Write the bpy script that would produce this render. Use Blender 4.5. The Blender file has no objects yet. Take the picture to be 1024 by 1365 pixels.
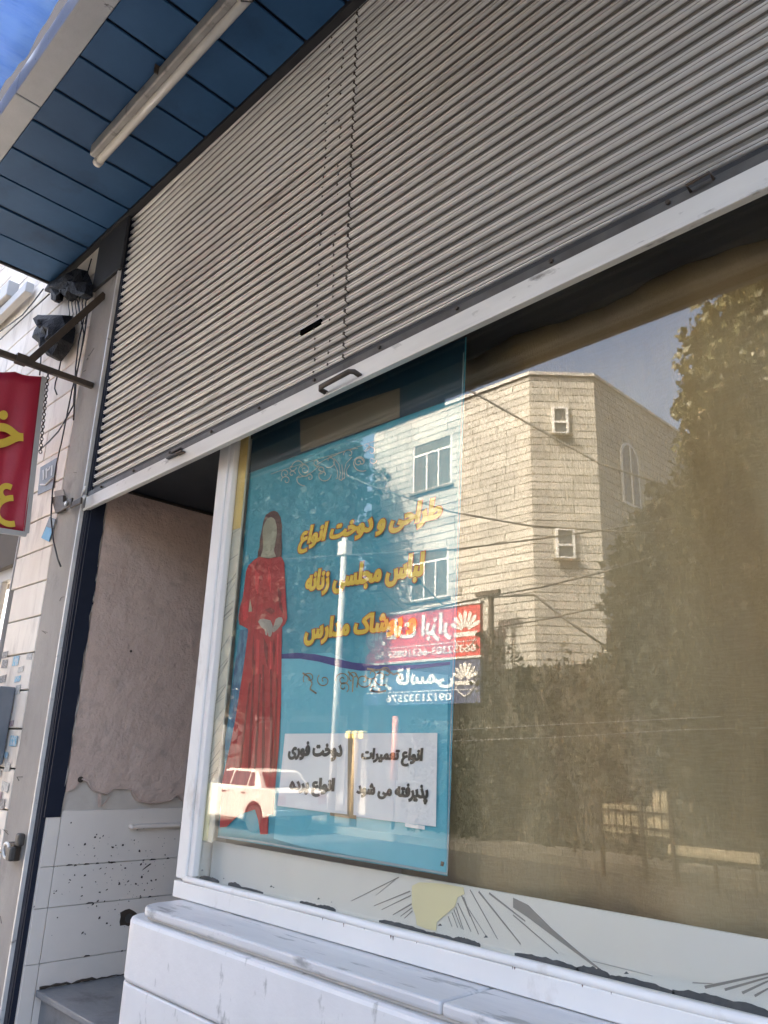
import bpy, math, random
import numpy as np
from mathutils import Vector, Matrix
from mathutils.geometry import delaunay_2d_cdt
random.seed(7); RNG = np.random.default_rng(7)
S = bpy.context.scene; COL = S.collection
R = math.radians

# ------------------------------------------------------------------ camera, world, sun, exposure
EYE = Vector((0.0, -2.0, 1.65)); FPX = 1031.6
yaw, pitch, roll = R(45.6185), R(17.4578), R(2.0086)
fwd = Vector((-math.sin(yaw)*math.cos(pitch), math.cos(yaw)*math.cos(pitch), math.sin(pitch)))
rt = Vector((math.cos(yaw), math.sin(yaw), 0)); up = rt.cross(fwd)
rt2 = rt*math.cos(roll) + up*math.sin(roll); up2 = -rt*math.sin(roll) + up*math.cos(roll)
cd = bpy.data.cameras.new('camera'); cam = bpy.data.objects.new('camera', cd); COL.objects.link(cam)
cd.sensor_fit = 'VERTICAL'; cd.sensor_height = 36; cd.lens = 36*FPX/1365.0
cd.clip_start = 0.05; cd.clip_end = 2000
M = Matrix((( rt2.x, up2.x, -fwd.x, EYE.x), (rt2.y, up2.y, -fwd.y, EYE.y), (rt2.z, up2.z, -fwd.z, EYE.z), (0, 0, 0, 1)))
cam.matrix_world = M; S.camera = cam

SUN = Vector((-0.22, 0.66, 0.72)).normalized()
w = bpy.data.worlds.new('World'); S.world = w; w.use_nodes = True
nt = w.node_tree; bg = nt.nodes['Background']; sky = nt.nodes.new('ShaderNodeTexSky')
sky.sky_type = 'NISHITA'; sky.sun_disc = False
sky.sun_elevation = math.asin(SUN.z); sky.sun_rotation = math.atan2(SUN.x, SUN.y)
sky.dust_density = 9.0; sky.air_density = 0.8; sky.ozone_density = 0.1
nt.links.new(sky.outputs[0], bg.inputs[0]); bg.inputs[1].default_value = 0.15
sl = bpy.data.lights.new('sun', 'SUN'); sl.energy = 3.3; sl.angle = R(0.5); sl.color = (1.0, 0.95, 0.87)
so = bpy.data.objects.new('sun', sl); COL.objects.link(so)
so.rotation_euler = (-SUN).to_track_quat('-Z', 'Y').to_euler(); so.location = (0, 20, 30)
S.view_settings.view_transform = 'Standard'; S.view_settings.look = 'None'
S.view_settings.gamma = 1; S.view_settings.use_curve_mapping = False
S.view_settings.exposure = 3.5

# ------------------------------------------------------------------ geometry of the place
GLASS = 0.13                       # y of the shop window's glass
def ray(px, py):
    return (rt2*(px-512) - up2*(py-682.5) + fwd*FPX)
def at(px, py, Y):                 # point of the plane y = Y
    d = ray(px, py); return EYE + d*((Y-EYE.y)/d.y)
def atx(px, py, X):
    d = ray(px, py); return EYE + d*((X-EYE.x)/d.x)
def atz(px, py, Z):
    d = ray(px, py); return EYE + d*((Z-EYE.z)/d.z)
def across(px, py, Y):             # point of the far side of the street (y = Y) that the glass mirrors
    p = at(px, py, 2*GLASS - Y); return Vector((p.x, Y, p.z))

# ------------------------------------------------------------------ materials
MATS = {}
def mat(name, c1, c2=None, scale=4.0, stretch=(1, 1, 1), rough=0.6, metal=0.0, bump=0.0, bscale=None,
        rand=0.0, dirt=None, dscale=2.0, dthr=0.6, dwid=0.15, dstretch=(1, 1, 1), detail=6, spec=0.5, bdist=0.01, translucent=0, blotch=0.5):
    if name in MATS: return MATS[name]
    m = bpy.data.materials.new(name); m.use_nodes = True; MATS[name] = m
    n = m.node_tree; b = n.nodes['Principled BSDF']; L = n.links
    geo = n.nodes.new('ShaderNodeNewGeometry')
    def noise(sc, st, det=detail):
        mp = n.nodes.new('ShaderNodeMapping'); mp.inputs['Scale'].default_value = st
        L.new(geo.outputs['Position'], mp.inputs[0])
        t = n.nodes.new('ShaderNodeTexNoise'); t.inputs['Scale'].default_value = sc; t.inputs['Detail'].default_value = det
        t.inputs['Roughness'].default_value = 0.62
        L.new(mp.outputs[0], t.inputs[0]); return t.outputs[0]
    def ramp(src, a, z):
        r = n.nodes.new('ShaderNodeMapRange'); r.inputs[1].default_value = a; r.inputs[2].default_value = z
        L.new(src, r.inputs[0]); return r.outputs[0]
    def mix(f, A, B):
        x = n.nodes.new('ShaderNodeMix'); x.data_type = 'RGBA'
        if hasattr(f, 'default_value') or hasattr(f, 'links'): L.new(f, x.inputs[0])
        else: x.inputs[0].default_value = f
        for s, v in ((x.inputs[6], A), (x.inputs[7], B)):
            if isinstance(v, tuple): s.default_value = (*v, 1)
            else: L.new(v, s)
        return x.outputs[2]
    col = mix(ramp(noise(scale, stretch), .5-blotch*.4, .5+blotch*.4), c1, c2 if c2 else tuple(x*0.85 for x in c1))
    if rand:
        oi = n.nodes.new('ShaderNodeObjectInfo')
        h = n.nodes.new('ShaderNodeHueSaturation'); mr = n.nodes.new('ShaderNodeMapRange')
        mr.inputs[3].default_value = 1-rand; mr.inputs[4].default_value = 1+rand
        L.new(oi.outputs['Random'], mr.inputs[0]); L.new(mr.outputs[0], h.inputs['Value']); L.new(col, h.inputs['Color'])
        col = h.outputs[0]
    if dirt:
        col = mix(ramp(noise(dscale, dstretch, 9), dthr, dthr+dwid), col, dirt)
    L.new(col, b.inputs['Base Color'])
    b.inputs['Roughness'].default_value = rough; b.inputs['Metallic'].default_value = metal
    b.inputs['Specular IOR Level'].default_value = spec
    if bump:
        bp = n.nodes.new('ShaderNodeBump'); bp.inputs['Strength'].default_value = bump; bp.inputs['Distance'].default_value = bdist
        L.new(noise(bscale or scale*4, stretch), bp.inputs['Height']); L.new(bp.outputs[0], b.inputs['Normal'])
    if translucent:
        tr = n.nodes.new('ShaderNodeBsdfTranslucent'); L.new(col, tr.inputs[0])
        ms = n.nodes.new('ShaderNodeMixShader'); ms.inputs[0].default_value = translucent
        L.new(b.outputs[0], ms.inputs[1]); L.new(tr.outputs[0], ms.inputs[2])
        L.new(ms.outputs[0], n.nodes['Material Output'].inputs[0])
    return m

def glass_mat(name, fac, tint, rough=0.0, dust=0.0):
    m = bpy.data.materials.new(name); m.use_nodes = True; n = m.node_tree; L = n.links
    n.nodes.remove(n.nodes['Principled BSDF']); out = n.nodes['Material Output']
    t = n.nodes.new('ShaderNodeBsdfTransparent'); t.inputs[0].default_value = (*tint, 1)
    g = n.nodes.new('ShaderNodeBsdfGlossy'); g.inputs['Roughness'].default_value = rough
    g.inputs['Color'].default_value = (1, .97, .90, 1)
    ms = n.nodes.new('ShaderNodeMixShader'); L.new(t.outputs[0], ms.inputs[1]); L.new(g.outputs[0], ms.inputs[2])
    ms.inputs[0].default_value = fac
    last = ms.outputs[0]
    if dust:
        d = n.nodes.new('ShaderNodeBsdfDiffuse'); d.inputs[0].default_value = (.55, .5, .42, 1)
        geo = n.nodes.new('ShaderNodeNewGeometry'); mp = n.nodes.new('ShaderNodeMapping'); mp.inputs['Scale'].default_value = (1.2, 1, .5)
        mp.inputs['Rotation'].default_value = (0, .5, 0)
        L.new(geo.outputs['Position'], mp.inputs[0])
        no = n.nodes.new('ShaderNodeTexNoise'); no.inputs['Scale'].default_value = 5; no.inputs['Detail'].default_value = 8
        L.new(mp.outputs[0], no.inputs[0])
        mr = n.nodes.new('ShaderNodeMapRange'); mr.inputs[1].default_value = .35; mr.inputs[2].default_value = .8
        mr.inputs[3].default_value = dust*.35; mr.inputs[4].default_value = dust*2
        L.new(no.outputs[0], mr.inputs[0])
        m2 = n.nodes.new('ShaderNodeMixShader'); L.new(mr.outputs[0], m2.inputs[0]); L.new(last, m2.inputs[1]); L.new(d.outputs[0], m2.inputs[2])
        last = m2.outputs[0]
    L.new(last, out.inputs[0]); return m

# ------------------------------------------------------------------ mesh building
ORG = {}
class MB:
    def __init__(s): s.v = []; s.f = []; s.smooth = False
    def box(s, a, b):
        (x0, y0, z0), (x1, y1, z1) = a, b; i = len(s.v)
        s.v += [(x0,y0,z0),(x1,y0,z0),(x1,y1,z0),(x0,y1,z0),(x0,y0,z1),(x1,y0,z1),(x1,y1,z1),(x0,y1,z1)]
        s.f += [(i,i+3,i+2,i+1),(i+4,i+5,i+6,i+7),(i,i+1,i+5,i+4),(i+1,i+2,i+6,i+5),(i+2,i+3,i+7,i+6),(i+3,i,i+4,i+7)]
        return s
    def quad(s, *p):
        i = len(s.v); s.v += [tuple(q) for q in p]; s.f.append(tuple(range(i, i+len(p)))); return s
    def slab(s, pts, off):           # polygon given thickness along the vector off
        i = len(s.v); n = len(pts); off = Vector(off)
        s.v += [tuple(Vector(p)) for p in pts] + [tuple(Vector(p)+off) for p in pts]
        s.f += [tuple(range(i, i+n)), tuple(range(i+2*n-1, i+n-1, -1))]
        for k in range(n): s.f.append((i+k, i+n+k, i+n+(k+1) % n, i+(k+1) % n))
        return s
    def tube(s, pts, r, n=8, cap=True):
        pts = [Vector(p) for p in pts]; i0 = len(s.v); prev = None
        rs = r if isinstance(r, (list, tuple)) else [r]*len(pts)
        for k, p in enumerate(pts):
            t = (pts[min(k+1, len(pts)-1)] - pts[max(k-1, 0)]).normalized()
            if prev is None: a = t.orthogonal().normalized()
            else: a = (prev - t*prev.dot(t)).normalized()
            prev = a; b = t.cross(a)
            for j in range(n):
                q = 2*math.pi*j/n; s.v.append(tuple(p + (a*math.cos(q)+b*math.sin(q))*rs[k]))
        for k in range(len(pts)-1):
            for j in range(n):
                a0 = i0+k*n+j; a1 = i0+k*n+(j+1) % n; s.f.append((a0, a1, a1+n, a0+n))
        if cap:
            s.f.append(tuple(i0+j for j in range(n-1, -1, -1))); e = i0+(len(pts)-1)*n; s.f.append(tuple(e+j for j in range(n)))
        return s
    def build(s, name, m, parent=None, bev=0, smooth=False, kind=None):
        me = bpy.data.meshes.new(name); o0 = ORG.get(parent.name, Vector()) if parent else Vector()
        me.from_pydata([(v[0]-o0.x, v[1]-o0.y, v[2]-o0.z) for v in s.v], [], s.f); me.update()
        if smooth: me.polygons.foreach_set('use_smooth', [True]*len(me.polygons))
        me.materials.append(m)
        o = bpy.data.objects.new(name, me); COL.objects.link(o)
        if parent: o.parent = parent; ORG[o.name] = o0
        if bev:
            b = o.modifiers.new('bevel', 'BEVEL'); b.width = bev; b.segments = 2; b.limit_method = 'ANGLE'
        if kind: o['kind'] = kind
        return o
def thing(name, label, cat, loc=(0, 0, 0), group=None):
    o = bpy.data.objects.new(name, None); COL.objects.link(o); o.location = loc; o.empty_display_size = .1
    ORG[o.name] = Vector(loc); o['label'] = label; o['category'] = cat
    if group: o['group'] = group
    return o
def tag(o, label, cat, group=None):
    o['label'] = label; o['category'] = cat
    if group: o['group'] = group
    return o
def struct(o): o['kind'] = 'structure'; return o
def bx(name, a, b, m, parent=None, bev=0): return MB().box(a, b).build(name, m, parent, bev)
SM = {}
def piece(name, x0, x1, y0, y1, z0, z1, m, parent, ch=0.004, face='y', shared=True):
    """one stone or tile: a block whose outer face has chamfered edges; equal sizes share a mesh"""
    w_, d_, h_ = x1-x0, y1-y0, z1-z0; key = (round(w_, 3), round(d_, 3), round(h_, 3), m.name, face, ch)
    if key not in SM:
        c = ch; v = []
        if face == 'y':      # outer face towards -y
            v = [(0,c,0),(w_,c,0),(w_,c,h_),(0,c,h_),(c,0,c),(w_-c,0,c),(w_-c,0,h_-c),(c,0,h_-c),(0,d_,0),(w_,d_,0),(w_,d_,h_),(0,d_,h_)]
        else:                # outer face towards +x (face 'x') : swap
            v = [(w_-c,0,0),(w_-c,d_,0),(w_-c,d_,h_),(w_-c,0,h_),(w_,c,c),(w_,d_-c,c),(w_,d_-c,h_-c),(w_,c,h_-c),(0,0,0),(0,d_,0),(0,d_,h_),(0,0,h_)]
        f = [(4,5,6,7),(0,1,5,4),(1,2,6,5),(2,3,7,6),(3,0,4,7),(8,9,1,0),(9,10,2,1),(10,11,3,2),(11,8,0,3),(9,8,11,10)]
        me = bpy.data.meshes.new(name); me.from_pydata(v, [], f); me.update(); me.materials.append(m); SM[key] = me
    o = bpy.data.objects.new(name, SM[key]); COL.objects.link(o)
    o0 = ORG.get(parent.name, Vector()); o.location = (x0-o0.x, y0-o0.y, z0-o0.z); o.parent = parent
    ORG[o.name] = Vector((x0, y0, z0)); return o

# ------------------------------------------------------------------ lettering (right-to-left letters joined by hand)
FORMS = {}
for c_, b_, n_ in (('ا',0xFE8D,2),('ب',0xFE8F,4),('ت',0xFE95,4),('ج',0xFE9D,4),('ح',0xFEA1,4),('خ',0xFEA5,4),('د',0xFEA9,2),('ذ',0xFEAB,2),
                   ('ر',0xFEAD,2),('ز',0xFEAF,2),('س',0xFEB1,4),('ش',0xFEB5,4),('ط',0xFEC1,4),('ع',0xFEC9,4),('ف',0xFED1,4),('ق',0xFED5,4),
                   ('ل',0xFEDD,4),('م',0xFEE1,4),('ن',0xFEE5,4),('ه',0xFEE9,4),('و',0xFEED,2),('پ',0xFB56,4),('ک',0xFB8E,4),('ی',0xFBFC,4)):
    FORMS[c_] = [chr(b_+i) for i in range(n_)]
def shape(s, join=False):
    out = []
    for i, c in enumerate(s):
        F = FORMS.get(c)
        if not F: out.append(c); continue
        p = s[i-1] if i else ' '; n = s[i+1] if i+1 < len(s) else (' ' if not join else 'ا')
        jp = p in FORMS and len(FORMS[p]) == 4; jn = n in FORMS and len(F) == 4
        out.append(F[3 if jp and jn else 2 if jn else 1 if jp else 0])
    return ''.join(reversed(out))
def glyphs(body, offset=0.0, shear=0.0):
    c = bpy.data.curves.new('lettering', 'FONT'); c.body = body; c.size = 1; c.fill_mode = 'NONE'
    c.resolution_u = 5
    o = bpy.data.objects.new('lettering', c); me = o.to_mesh()
    co = [(v.co.x + shear*v.co.y, v.co.y) for v in me.vertices]; nxt = {e.vertices[0]: e.vertices[1] for e in me.edges}
    edges = [(e.vertices[0], e.vertices[1]) for e in me.edges]
    adj = {}
    for a, b in edges: adj.setdefault(a, []).append(b); adj.setdefault(b, []).append(a)
    seen = set(); loops = []
    for s0 in range(len(co)):
        if s0 in seen or s0 not in adj: continue
        # walk in increasing index order, which is the order of the outline
        lp = [s0]; seen.add(s0); cur = s0; nx = s0+1 if (s0+1) in adj[s0] else adj[s0][0]
        while nx not in seen:
            lp.append(nx); seen.add(nx); c2 = [q for q in adj[nx] if q not in seen]; cur = nx
            if not c2: break
            nx = c2[0]
        if len(lp) > 2: loops.append(lp)
    o.to_mesh_clear(); bpy.data.objects.remove(o); bpy.data.curves.remove(c)
    # thicken the strokes: push every outline point away from the ink, more sideways than upwards
    if offset and loops:
        big = max(loops, key=lambda l: abs(sum(co[l[k]][0]*co[l[(k+1) % len(l)]][1]-co[l[(k+1) % len(l)]][0]*co[l[k]][1] for k in range(len(l)))))
        sg = 1 if sum(co[big[k]][0]*co[big[(k+1) % len(big)]][1]-co[big[(k+1) % len(big)]][0]*co[big[k]][1] for k in range(len(big))) > 0 else -1
        new = list(co)
        for lp in loops:
            m_ = len(lp)
            for k in range(m_):
                p = Vector(co[lp[k]]); a = Vector(co[lp[k-1]]); b = Vector(co[lp[(k+1) % m_]])
                n1 = (p-a); n2 = (b-p)
                if n1.length < 1e-7 or n2.length < 1e-7: n1 = n2 = (b-a)
                if n1.length < 1e-7: continue
                n1.normalize(); n2.normalize(); t = n1+n2
                if t.length < 1e-3: continue
                t.normalize(); nn = Vector((t.y, -t.x))*sg; f = min(1.5, 1/max(.3, n1.dot(t)))
                new[lp[k]] = (p.x+nn.x*offset*f*1.15, p.y+nn.y*offset*f*.8)
        co = new
    pts = [Vector(p) for p in co]; E = [(lp[k], lp[(k+1) % len(lp)]) for lp in loops for k in range(len(lp))]
    vo, eo, fo, *_ = delaunay_2d_cdt(pts, E, [], 0, 1e-5)
    V = np.array([(v.x, v.y) for v in vo]); F = [tuple(f) for f in fo]
    C = np.array([V[list(f)].mean(axis=0) for f in F]); W = np.zeros(len(F))
    P = np.array(co); A = P[[e[0] for e in E]]; B = P[[e[1] for e in E]]
    for k in range(len(A)):
        (x1, y1), (x2, y2) = A[k], B[k]
        if y1 == y2: continue
        hit = ((C[:, 1] >= min(y1, y2)) & (C[:, 1] < max(y1, y2)))
        xs = x1 + (C[:, 1]-y1)*(x2-x1)/(y2-y1); W += np.where(hit & (xs > C[:, 0]), 1 if y2 > y1 else -1, 0)
    keep = [f for f, q in zip(F, W) if q != 0]
    return V, keep
def lettering(body, quad, m, parent, offset=0.01, shear=0.0, name='lettering', outline=None, nrm=Vector((0, -1, 0)), lift=0.0015, flip=False):
    """letters fitted into the quad TL, TR, BR, BL (world points)"""
    V, F = glyphs(body, offset, shear); lo, hi = V.min(axis=0), V.max(axis=0)
    res = []
    for off, mm, lf in ([(outline[0], outline[1], lift)] if outline else []) + [(offset, m, lift*2)]:
        V2, F2 = (V, F) if off == offset else glyphs(body, off, shear)
        U = (V2-lo)/(hi-lo); TL, TR, BR, BL = [np.array(q) for q in quad]
        if flip: TL, TR, BR, BL = TR, TL, BL, BR
        u = U[:, :1]; t = U[:, 1:]
        Wd = (BL*(1-u)+BR*u)*(1-t) + (TL*(1-u)+TR*u)*t + np.array(nrm)*lf
        b = MB(); b.v = [tuple(p) for p in Wd]; b.f = F2; res.append(b.build(name, mm, parent))
    return res[-1]

# ------------------------------------------------------------------ palette
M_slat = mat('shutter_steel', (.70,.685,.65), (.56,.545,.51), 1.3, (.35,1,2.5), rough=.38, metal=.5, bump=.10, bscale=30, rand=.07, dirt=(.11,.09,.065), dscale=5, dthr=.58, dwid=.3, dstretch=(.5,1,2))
M_slatshade = mat('shutter_steel_shade', (.30,.28,.245), (.20,.185,.16), 1.3, (.35,1,2.5), rough=.42, metal=.35, bump=.10, bscale=30, rand=.10)  # darker steel for the recesses: shade between the ridges put into the colour
M_rail = mat('worn_white_steel', (.72,.70,.65), (.58,.56,.51), 3, (.3,1,2), rough=.45, metal=.25, bump=.15, dirt=(.12,.10,.08), dscale=14, dthr=.62, dwid=.12, dstretch=(.4,1,1))
M_raildark = mat('grimy_steel', (.13,.125,.115), (.06,.055,.05), 5, rough=.5, metal=.5, bump=.3)
M_iron = mat('dark_iron', (.055,.045,.038), (.09,.065,.045), 14, rough=.55, metal=.4, bump=.3)
M_post = mat('grey_cement_post', (.36,.33,.29), (.27,.245,.215), 3, (1,1,.5), rough=.8, bump=.5, bscale=30, dirt=(.17,.15,.135), dscale=4, dthr=.58, dwid=.2)
M_stone = mat('cream_stone', (.78,.72,.62), (.68,.61,.52), 5, (1,1,.4), rough=.6, bump=.2, bscale=40, rand=.07, dirt=(.36,.30,.24), dscale=3.5, dthr=.52, dwid=.3, dstretch=(2,1,.5))
M_joint = mat('dark_joint', (.10,.085,.07), rough=.9)
M_navy = mat('navy_paint', (.006,.010,.022), (.010,.014,.028), 6, rough=.55, bump=.1, spec=.3)
M_plaster = mat('pink_plaster', (.62,.475,.385), (.53,.395,.32), 2.5, rough=.75, bump=.9, bscale=11, bdist=.03, dirt=(.43,.335,.275), dscale=13, dthr=.52, dwid=.25)
M_under = mat('bare_plaster', (.58,.52,.44), (.50,.44,.37), 8, rough=.85, bump=.4)
M_tile = mat('painted_marble', (.76,.69,.60), (.70,.63,.55), 3, rough=.4, bump=.12, dirt=(.10,.095,.085), dscale=26, dthr=.70, dwid=.03)
M_tilegrey = mat('grey_marble_step', (.15,.16,.17), (.22,.22,.22), 5, (1,2,1), rough=.35, bump=.15, dirt=(.07,.07,.075), dscale=5, dthr=.55)
M_white = mat('white_gloss_paint', (.79,.765,.715), (.72,.695,.645), 2, rough=.42, bump=.15, bscale=7, dirt=(.46,.41,.34), dscale=7, dthr=.57, dwid=.22, dstretch=(1,1,.5))
M_plinth = mat('white_painted_plinth', (.75,.73,.70), (.66,.645,.62), 2.5, rough=.45, bump=.3, bscale=9, dirt=(.40,.39,.36), dscale=11, dthr=.60, dwid=.10, dstretch=(1.6,1.6,.7))
M_sill = mat('veined_marble_sill', (.70,.685,.655), (.50,.50,.50), 2.2, (.5,3,1), rough=.35, bump=.3, dirt=(.30,.30,.29), dscale=6, dthr=.57, dwid=.06, dstretch=(.5,2.5,1))
M_rust = mat('rust', (.16,.06,.02), (.08,.035,.015), 30, rough=.9)
M_putty = mat('old_dark_putty', (.045,.05,.05), (.09,.09,.085), 20, rough=.8, bump=.5)
M_soffit = mat('blue_grey_soffit', (.036,.098,.20), (.024,.074,.16), 2.2, spec=.15, rough=.5, bump=.12, rand=.10, dirt=(.014,.032,.07), dscale=2, dthr=.55, dwid=.3)
M_dark = mat('dark_metal', (.03,.03,.032), (.02,.02,.022), 4, rough=.6)
M_fascia = mat('chipped_white_beam', (.42,.43,.44), (.34,.35,.36), 4, rough=.5, bump=.3, dirt=(.10,.10,.10), dscale=11, dthr=.66, dwid=.05)
M_tarp = mat('blue_tarpaulin', (.30,.50,.82), (.46,.64,.88), 3, (3,.6,1), rough=.45, bump=.6, bscale=6, bdist=.03, translucent=.5)
M_tube = mat('milky_tube', (.62,.60,.54), (.55,.52,.46), 6, rough=.25)
M_lampbody = mat('aged_lamp_housing', (.36,.35,.32), (.26,.24,.21), 6, (1,1,1), rough=.4, dirt=(.08,.07,.06), dscale=9, dthr=.56)
M_cable = mat('black_cable', (.015,.015,.016), rough=.5)
M_bag = mat('black_plastic_bag', (.007,.008,.010), (.012,.012,.015), 9, rough=.6, spec=.12, bump=.8, bscale=14, bdist=.03)
M_red = mat('red_vinyl', (.42,.018,.045), (.33,.012,.035), 1.6, rough=.42, bump=.35, bscale=3, bdist=.03)
M_yellow = mat('yellow_print', (.70,.50,.06), (.62,.42,.04), 3, rough=.45)
M_hem = mat('grey_hem', (.46,.45,.43), (.38,.37,.35), 3, rough=.5)
M_greydoor = mat('grey_steel_door', (.27,.27,.27), (.22,.22,.22), 3, rough=.5, metal=.1, dirt=(.14,.14,.14), dscale=5)
M_plate = mat('dark_number_plate', (.13,.135,.14), (.09,.095,.10), 12, rough=.45, dirt=(.3,.3,.3), dscale=16, dthr=.66, dwid=.05)
M_blueplate = mat('blue_plate', (.05,.28,.50), (.10,.35,.55), 14, rough=.5)
M_paper = mat('notice_paper', (.86,.86,.86), (.80,.80,.80), 3, rough=.6)
M_ink = mat('black_ink', (.02,.02,.022), rough=.5)

# ------------------------------------------------------------------ setting: ground and street
M_walk = mat('worn_pavement', (.30,.28,.25), (.23,.21,.19), 2, rough=.8, bump=.4)
M_asph = mat('asphalt', (.06,.058,.055), (.045,.043,.041), 3, rough=.85, bump=.5, bscale=60)
M_earth = mat('dusty_ground', (.17,.15,.12), (.12,.11,.09), .6, rough=.95)
struct(bx('ground', (-300,-300,-1.2), (300,300,-.40), M_earth))
struct(bx('road', (-120,-11.3,-.6), (120,-2.6,-.20), M_asph))
pv = struct(bx('pavement', (-60,-2.45,-.5), (60,0.0,0.0), M_walk))
kb = struct(bx('kerb', (-60,-2.6,-.5), (60,-2.45,.012), mat('kerb_stone', (.36,.35,.33), rough=.8, bump=.4), None, .01))
struct(bx('far_pavement', (-60,-14.0,-.5), (60,-11.45,-.05), mat('far_paving', (.13,.12,.10), (.10,.09,.075), 2, rough=.85, bump=.4)))
struct(bx('far_kerb', (-60,-11.45,-.5), (60,-11.3,-.035), mat('far_kerb_stone', (.17,.16,.14), rough=.8)))

# ------------------------------------------------------------------ the shop's building
shop = thing('shop_building', 'pale shop building whose ground floor holds the display window and doorway', 'building', (-2, 0, 0))
M_wallpale = mat('upper_wall', (.50,.46,.40), (.42,.38,.33), 1.5, rough=.8, bump=.3)
bx('upper_wall', (-5.25,.06,5.42), (6,.4,13.6), M_wallpale, shop)  # unseen storeys, raised with the roof to lengthen the shadow
bx('shade_roof', (-17,.4,13.4), (6,9,13.6), M_wallpale, shop)  # unseen roof, height and reach set to shade the road but spare the car
bx('party_wall', (-5.25,.03,-.3), (-4.85,8.9,13.4), M_wallpale, shop)
bx('back_wall', (-4.85,8.6,-.3), (6,8.9,13.4), M_wallpale, shop)
bx('end_wall', (5.7,.4,-.3), (6,8.6,13.4), M_wallpale, shop)
bx('room_floor', (-3.3,.32,.3), (5.7,8.6,.35), M_tilegrey, shop)
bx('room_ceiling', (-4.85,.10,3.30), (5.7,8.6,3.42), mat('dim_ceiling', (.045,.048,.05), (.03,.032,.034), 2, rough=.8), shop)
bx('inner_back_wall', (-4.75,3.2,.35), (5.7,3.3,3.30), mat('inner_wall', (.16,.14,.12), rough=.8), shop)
bx('shutter_housing', (-4.85,.12,3.42), (6,.16,5.42), M_dark, shop)
# doorway's side wall, facing the camera's side: substrate, tiles, plaster skin, navy paint
bx('side_wall', (-4.85,.02,-.3), (-4.772,3.2,3.30), M_under, shop)
zt = [0.17, .485, .765, .98, 1.28]
for k in range(4):
    for (ya, yb) in ((.022,.10),(.104,1.05),(1.054,2.1)):
        za, zb = zt[k], zt[k+1]
        if (ya == .022) and zb > 1.25: zb = 1.245
        piece('tile', -4.772, -4.750 + random.uniform(-.001,.001), ya, yb, za+.0015, zb-.0015, M_tile, shop, .002, 'x')
# ragged plaster skin
def ragged(z, n, amp, y0, y1, seed):
    r = random.Random(seed); return [(y0+(y1-y0)*i/n, z + r.uniform(-amp, amp)) for i in range(n+1)]
b = MB()
edge = [(.105,1.38),(.16,1.40),(.19,1.455),(.23,1.44),(.26,1.40),(.32,1.375),(.36,1.372),(.40,1.40),(.47,1.40),(.52,1.398),(.54,1.36),(.57,1.325),(.66,1.315),(.74,1.318),(.80,1.33),(.84,1.36),(.90,1.32),(1.2,1.33),(2.1,1.32)]
top = [(y, 3.286) for y, z in edge]
pts = [(-4.752, y, z) for y, z in edge] + [(-4.752, y, 3.286) for y in (2.1, .105)]
b.slab(pts, (-.02, 0, 0)); b.build('plaster_skin', M_plaster, shop)
b = MB(); rr = random.Random(3)
for y, z in edge[:-2]:              # curled lip of the peeling skin
    pass
lip = [Vector((-4.745 + rr.uniform(0,.008), y, z+rr.uniform(-.004,.006))) for y, z in edge[2:-1]]
b.tube(lip, [rr.uniform(.003,.008) for _ in lip], 5); b.build('peeling_edge', M_plaster, shop, smooth=True)
b = MB(); b.slab([(-4.744,.30,1.375),(-4.744,.325,1.37),(-4.735,.33,1.30),(-4.73,.31,1.295)], (-.004,0,0)); b.slab([(-4.744,.335,1.30),(-4.73,.37,1.35),(-4.74,.39,1.36),(-4.744,.35,1.30)], (-.004,0,0))
b.slab([(-4.74,.86,1.36),(-4.71,.88,1.31),(-4.72,.93,1.30),(-4.744,.91,1.35)], (-.004,0,0)); b.build('plaster_flap', M_plaster, shop, kind='stuff')
b = MB()                            # hole in the plaster
b.tube([(-4.7525,.185,1.452),(-4.748,.185,1.452)], .018, 9); b.tube([(-4.7525,.40,2.24),(-4.7505,.40,2.24)], .009, 7); b.build('hole', M_iron, shop, kind='stuff')
# navy strip: ragged inner edge
rr = random.Random(11); n = 26
pts = [(-4.746,.0,1.245)] + [(-4.746,.095+rr.uniform(-.008,.008), 1.245+(3.29-1.245)*i/n) for i in range(n+1)] + [(-4.746,.0,3.29)]
MB().slab(pts, (-.012,0,0)).build('navy_strip', M_navy, shop)
b = MB(); pr = None
for i in range(34):                 # flakes of pale paint along it
    z = rr.uniform(1.3, 3.2); l = rr.uniform(.02,.12); y = .094+rr.uniform(-.004,.006)
    b.slab([(-4.744,y,z),(-4.744,y+rr.uniform(.002,.007),z+l*.3),(-4.744,y+.002,z+l)], (-.004,0,0))
b.build('paint_flakes', M_under, shop, kind='stuff')
bx('ceiling_seam', (-4.75,.10,3.276), (-4.735,3.0,3.288), M_iron, shop)
MB().box((-4.75,.10,3.288),(-4.744,3.0,3.30)).build('ceiling_edge', M_dark, shop)
bx('ledge', (-4.75,.53,1.168), (-4.70,1.3,1.192), M_tile, shop, .006)
rr = random.Random(77)
MB().slab([(-4.7475, .60+(.065+rr.uniform(-.02,.02))*math.cos(a), .665+(.045+rr.uniform(-.012,.012))*math.sin(a)) for a in np.linspace(0,6.0,13)], (-.004,0,0)).build('broken_hole', M_iron, shop)
b = MB()
for i in range(150):
    y = min(max(rr.gauss(.50,.20),.12),1.2); z = rr.gauss(.90,.16)
    if z > 1.24 or z < .4: continue
    w_ = rr.choice([.003,.004,.005,.008,.013]); h_ = w_*rr.uniform(.4,1.0); t = rr.uniform(-.5,.5)*w_
    b.slab([(-4.7478,y,z),(-4.7478,y+w_,z+t),(-4.7478,y+w_*.9,z+t+h_),(-4.7478,y+w_*.2,z+h_)], (-.002,0,0))
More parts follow.
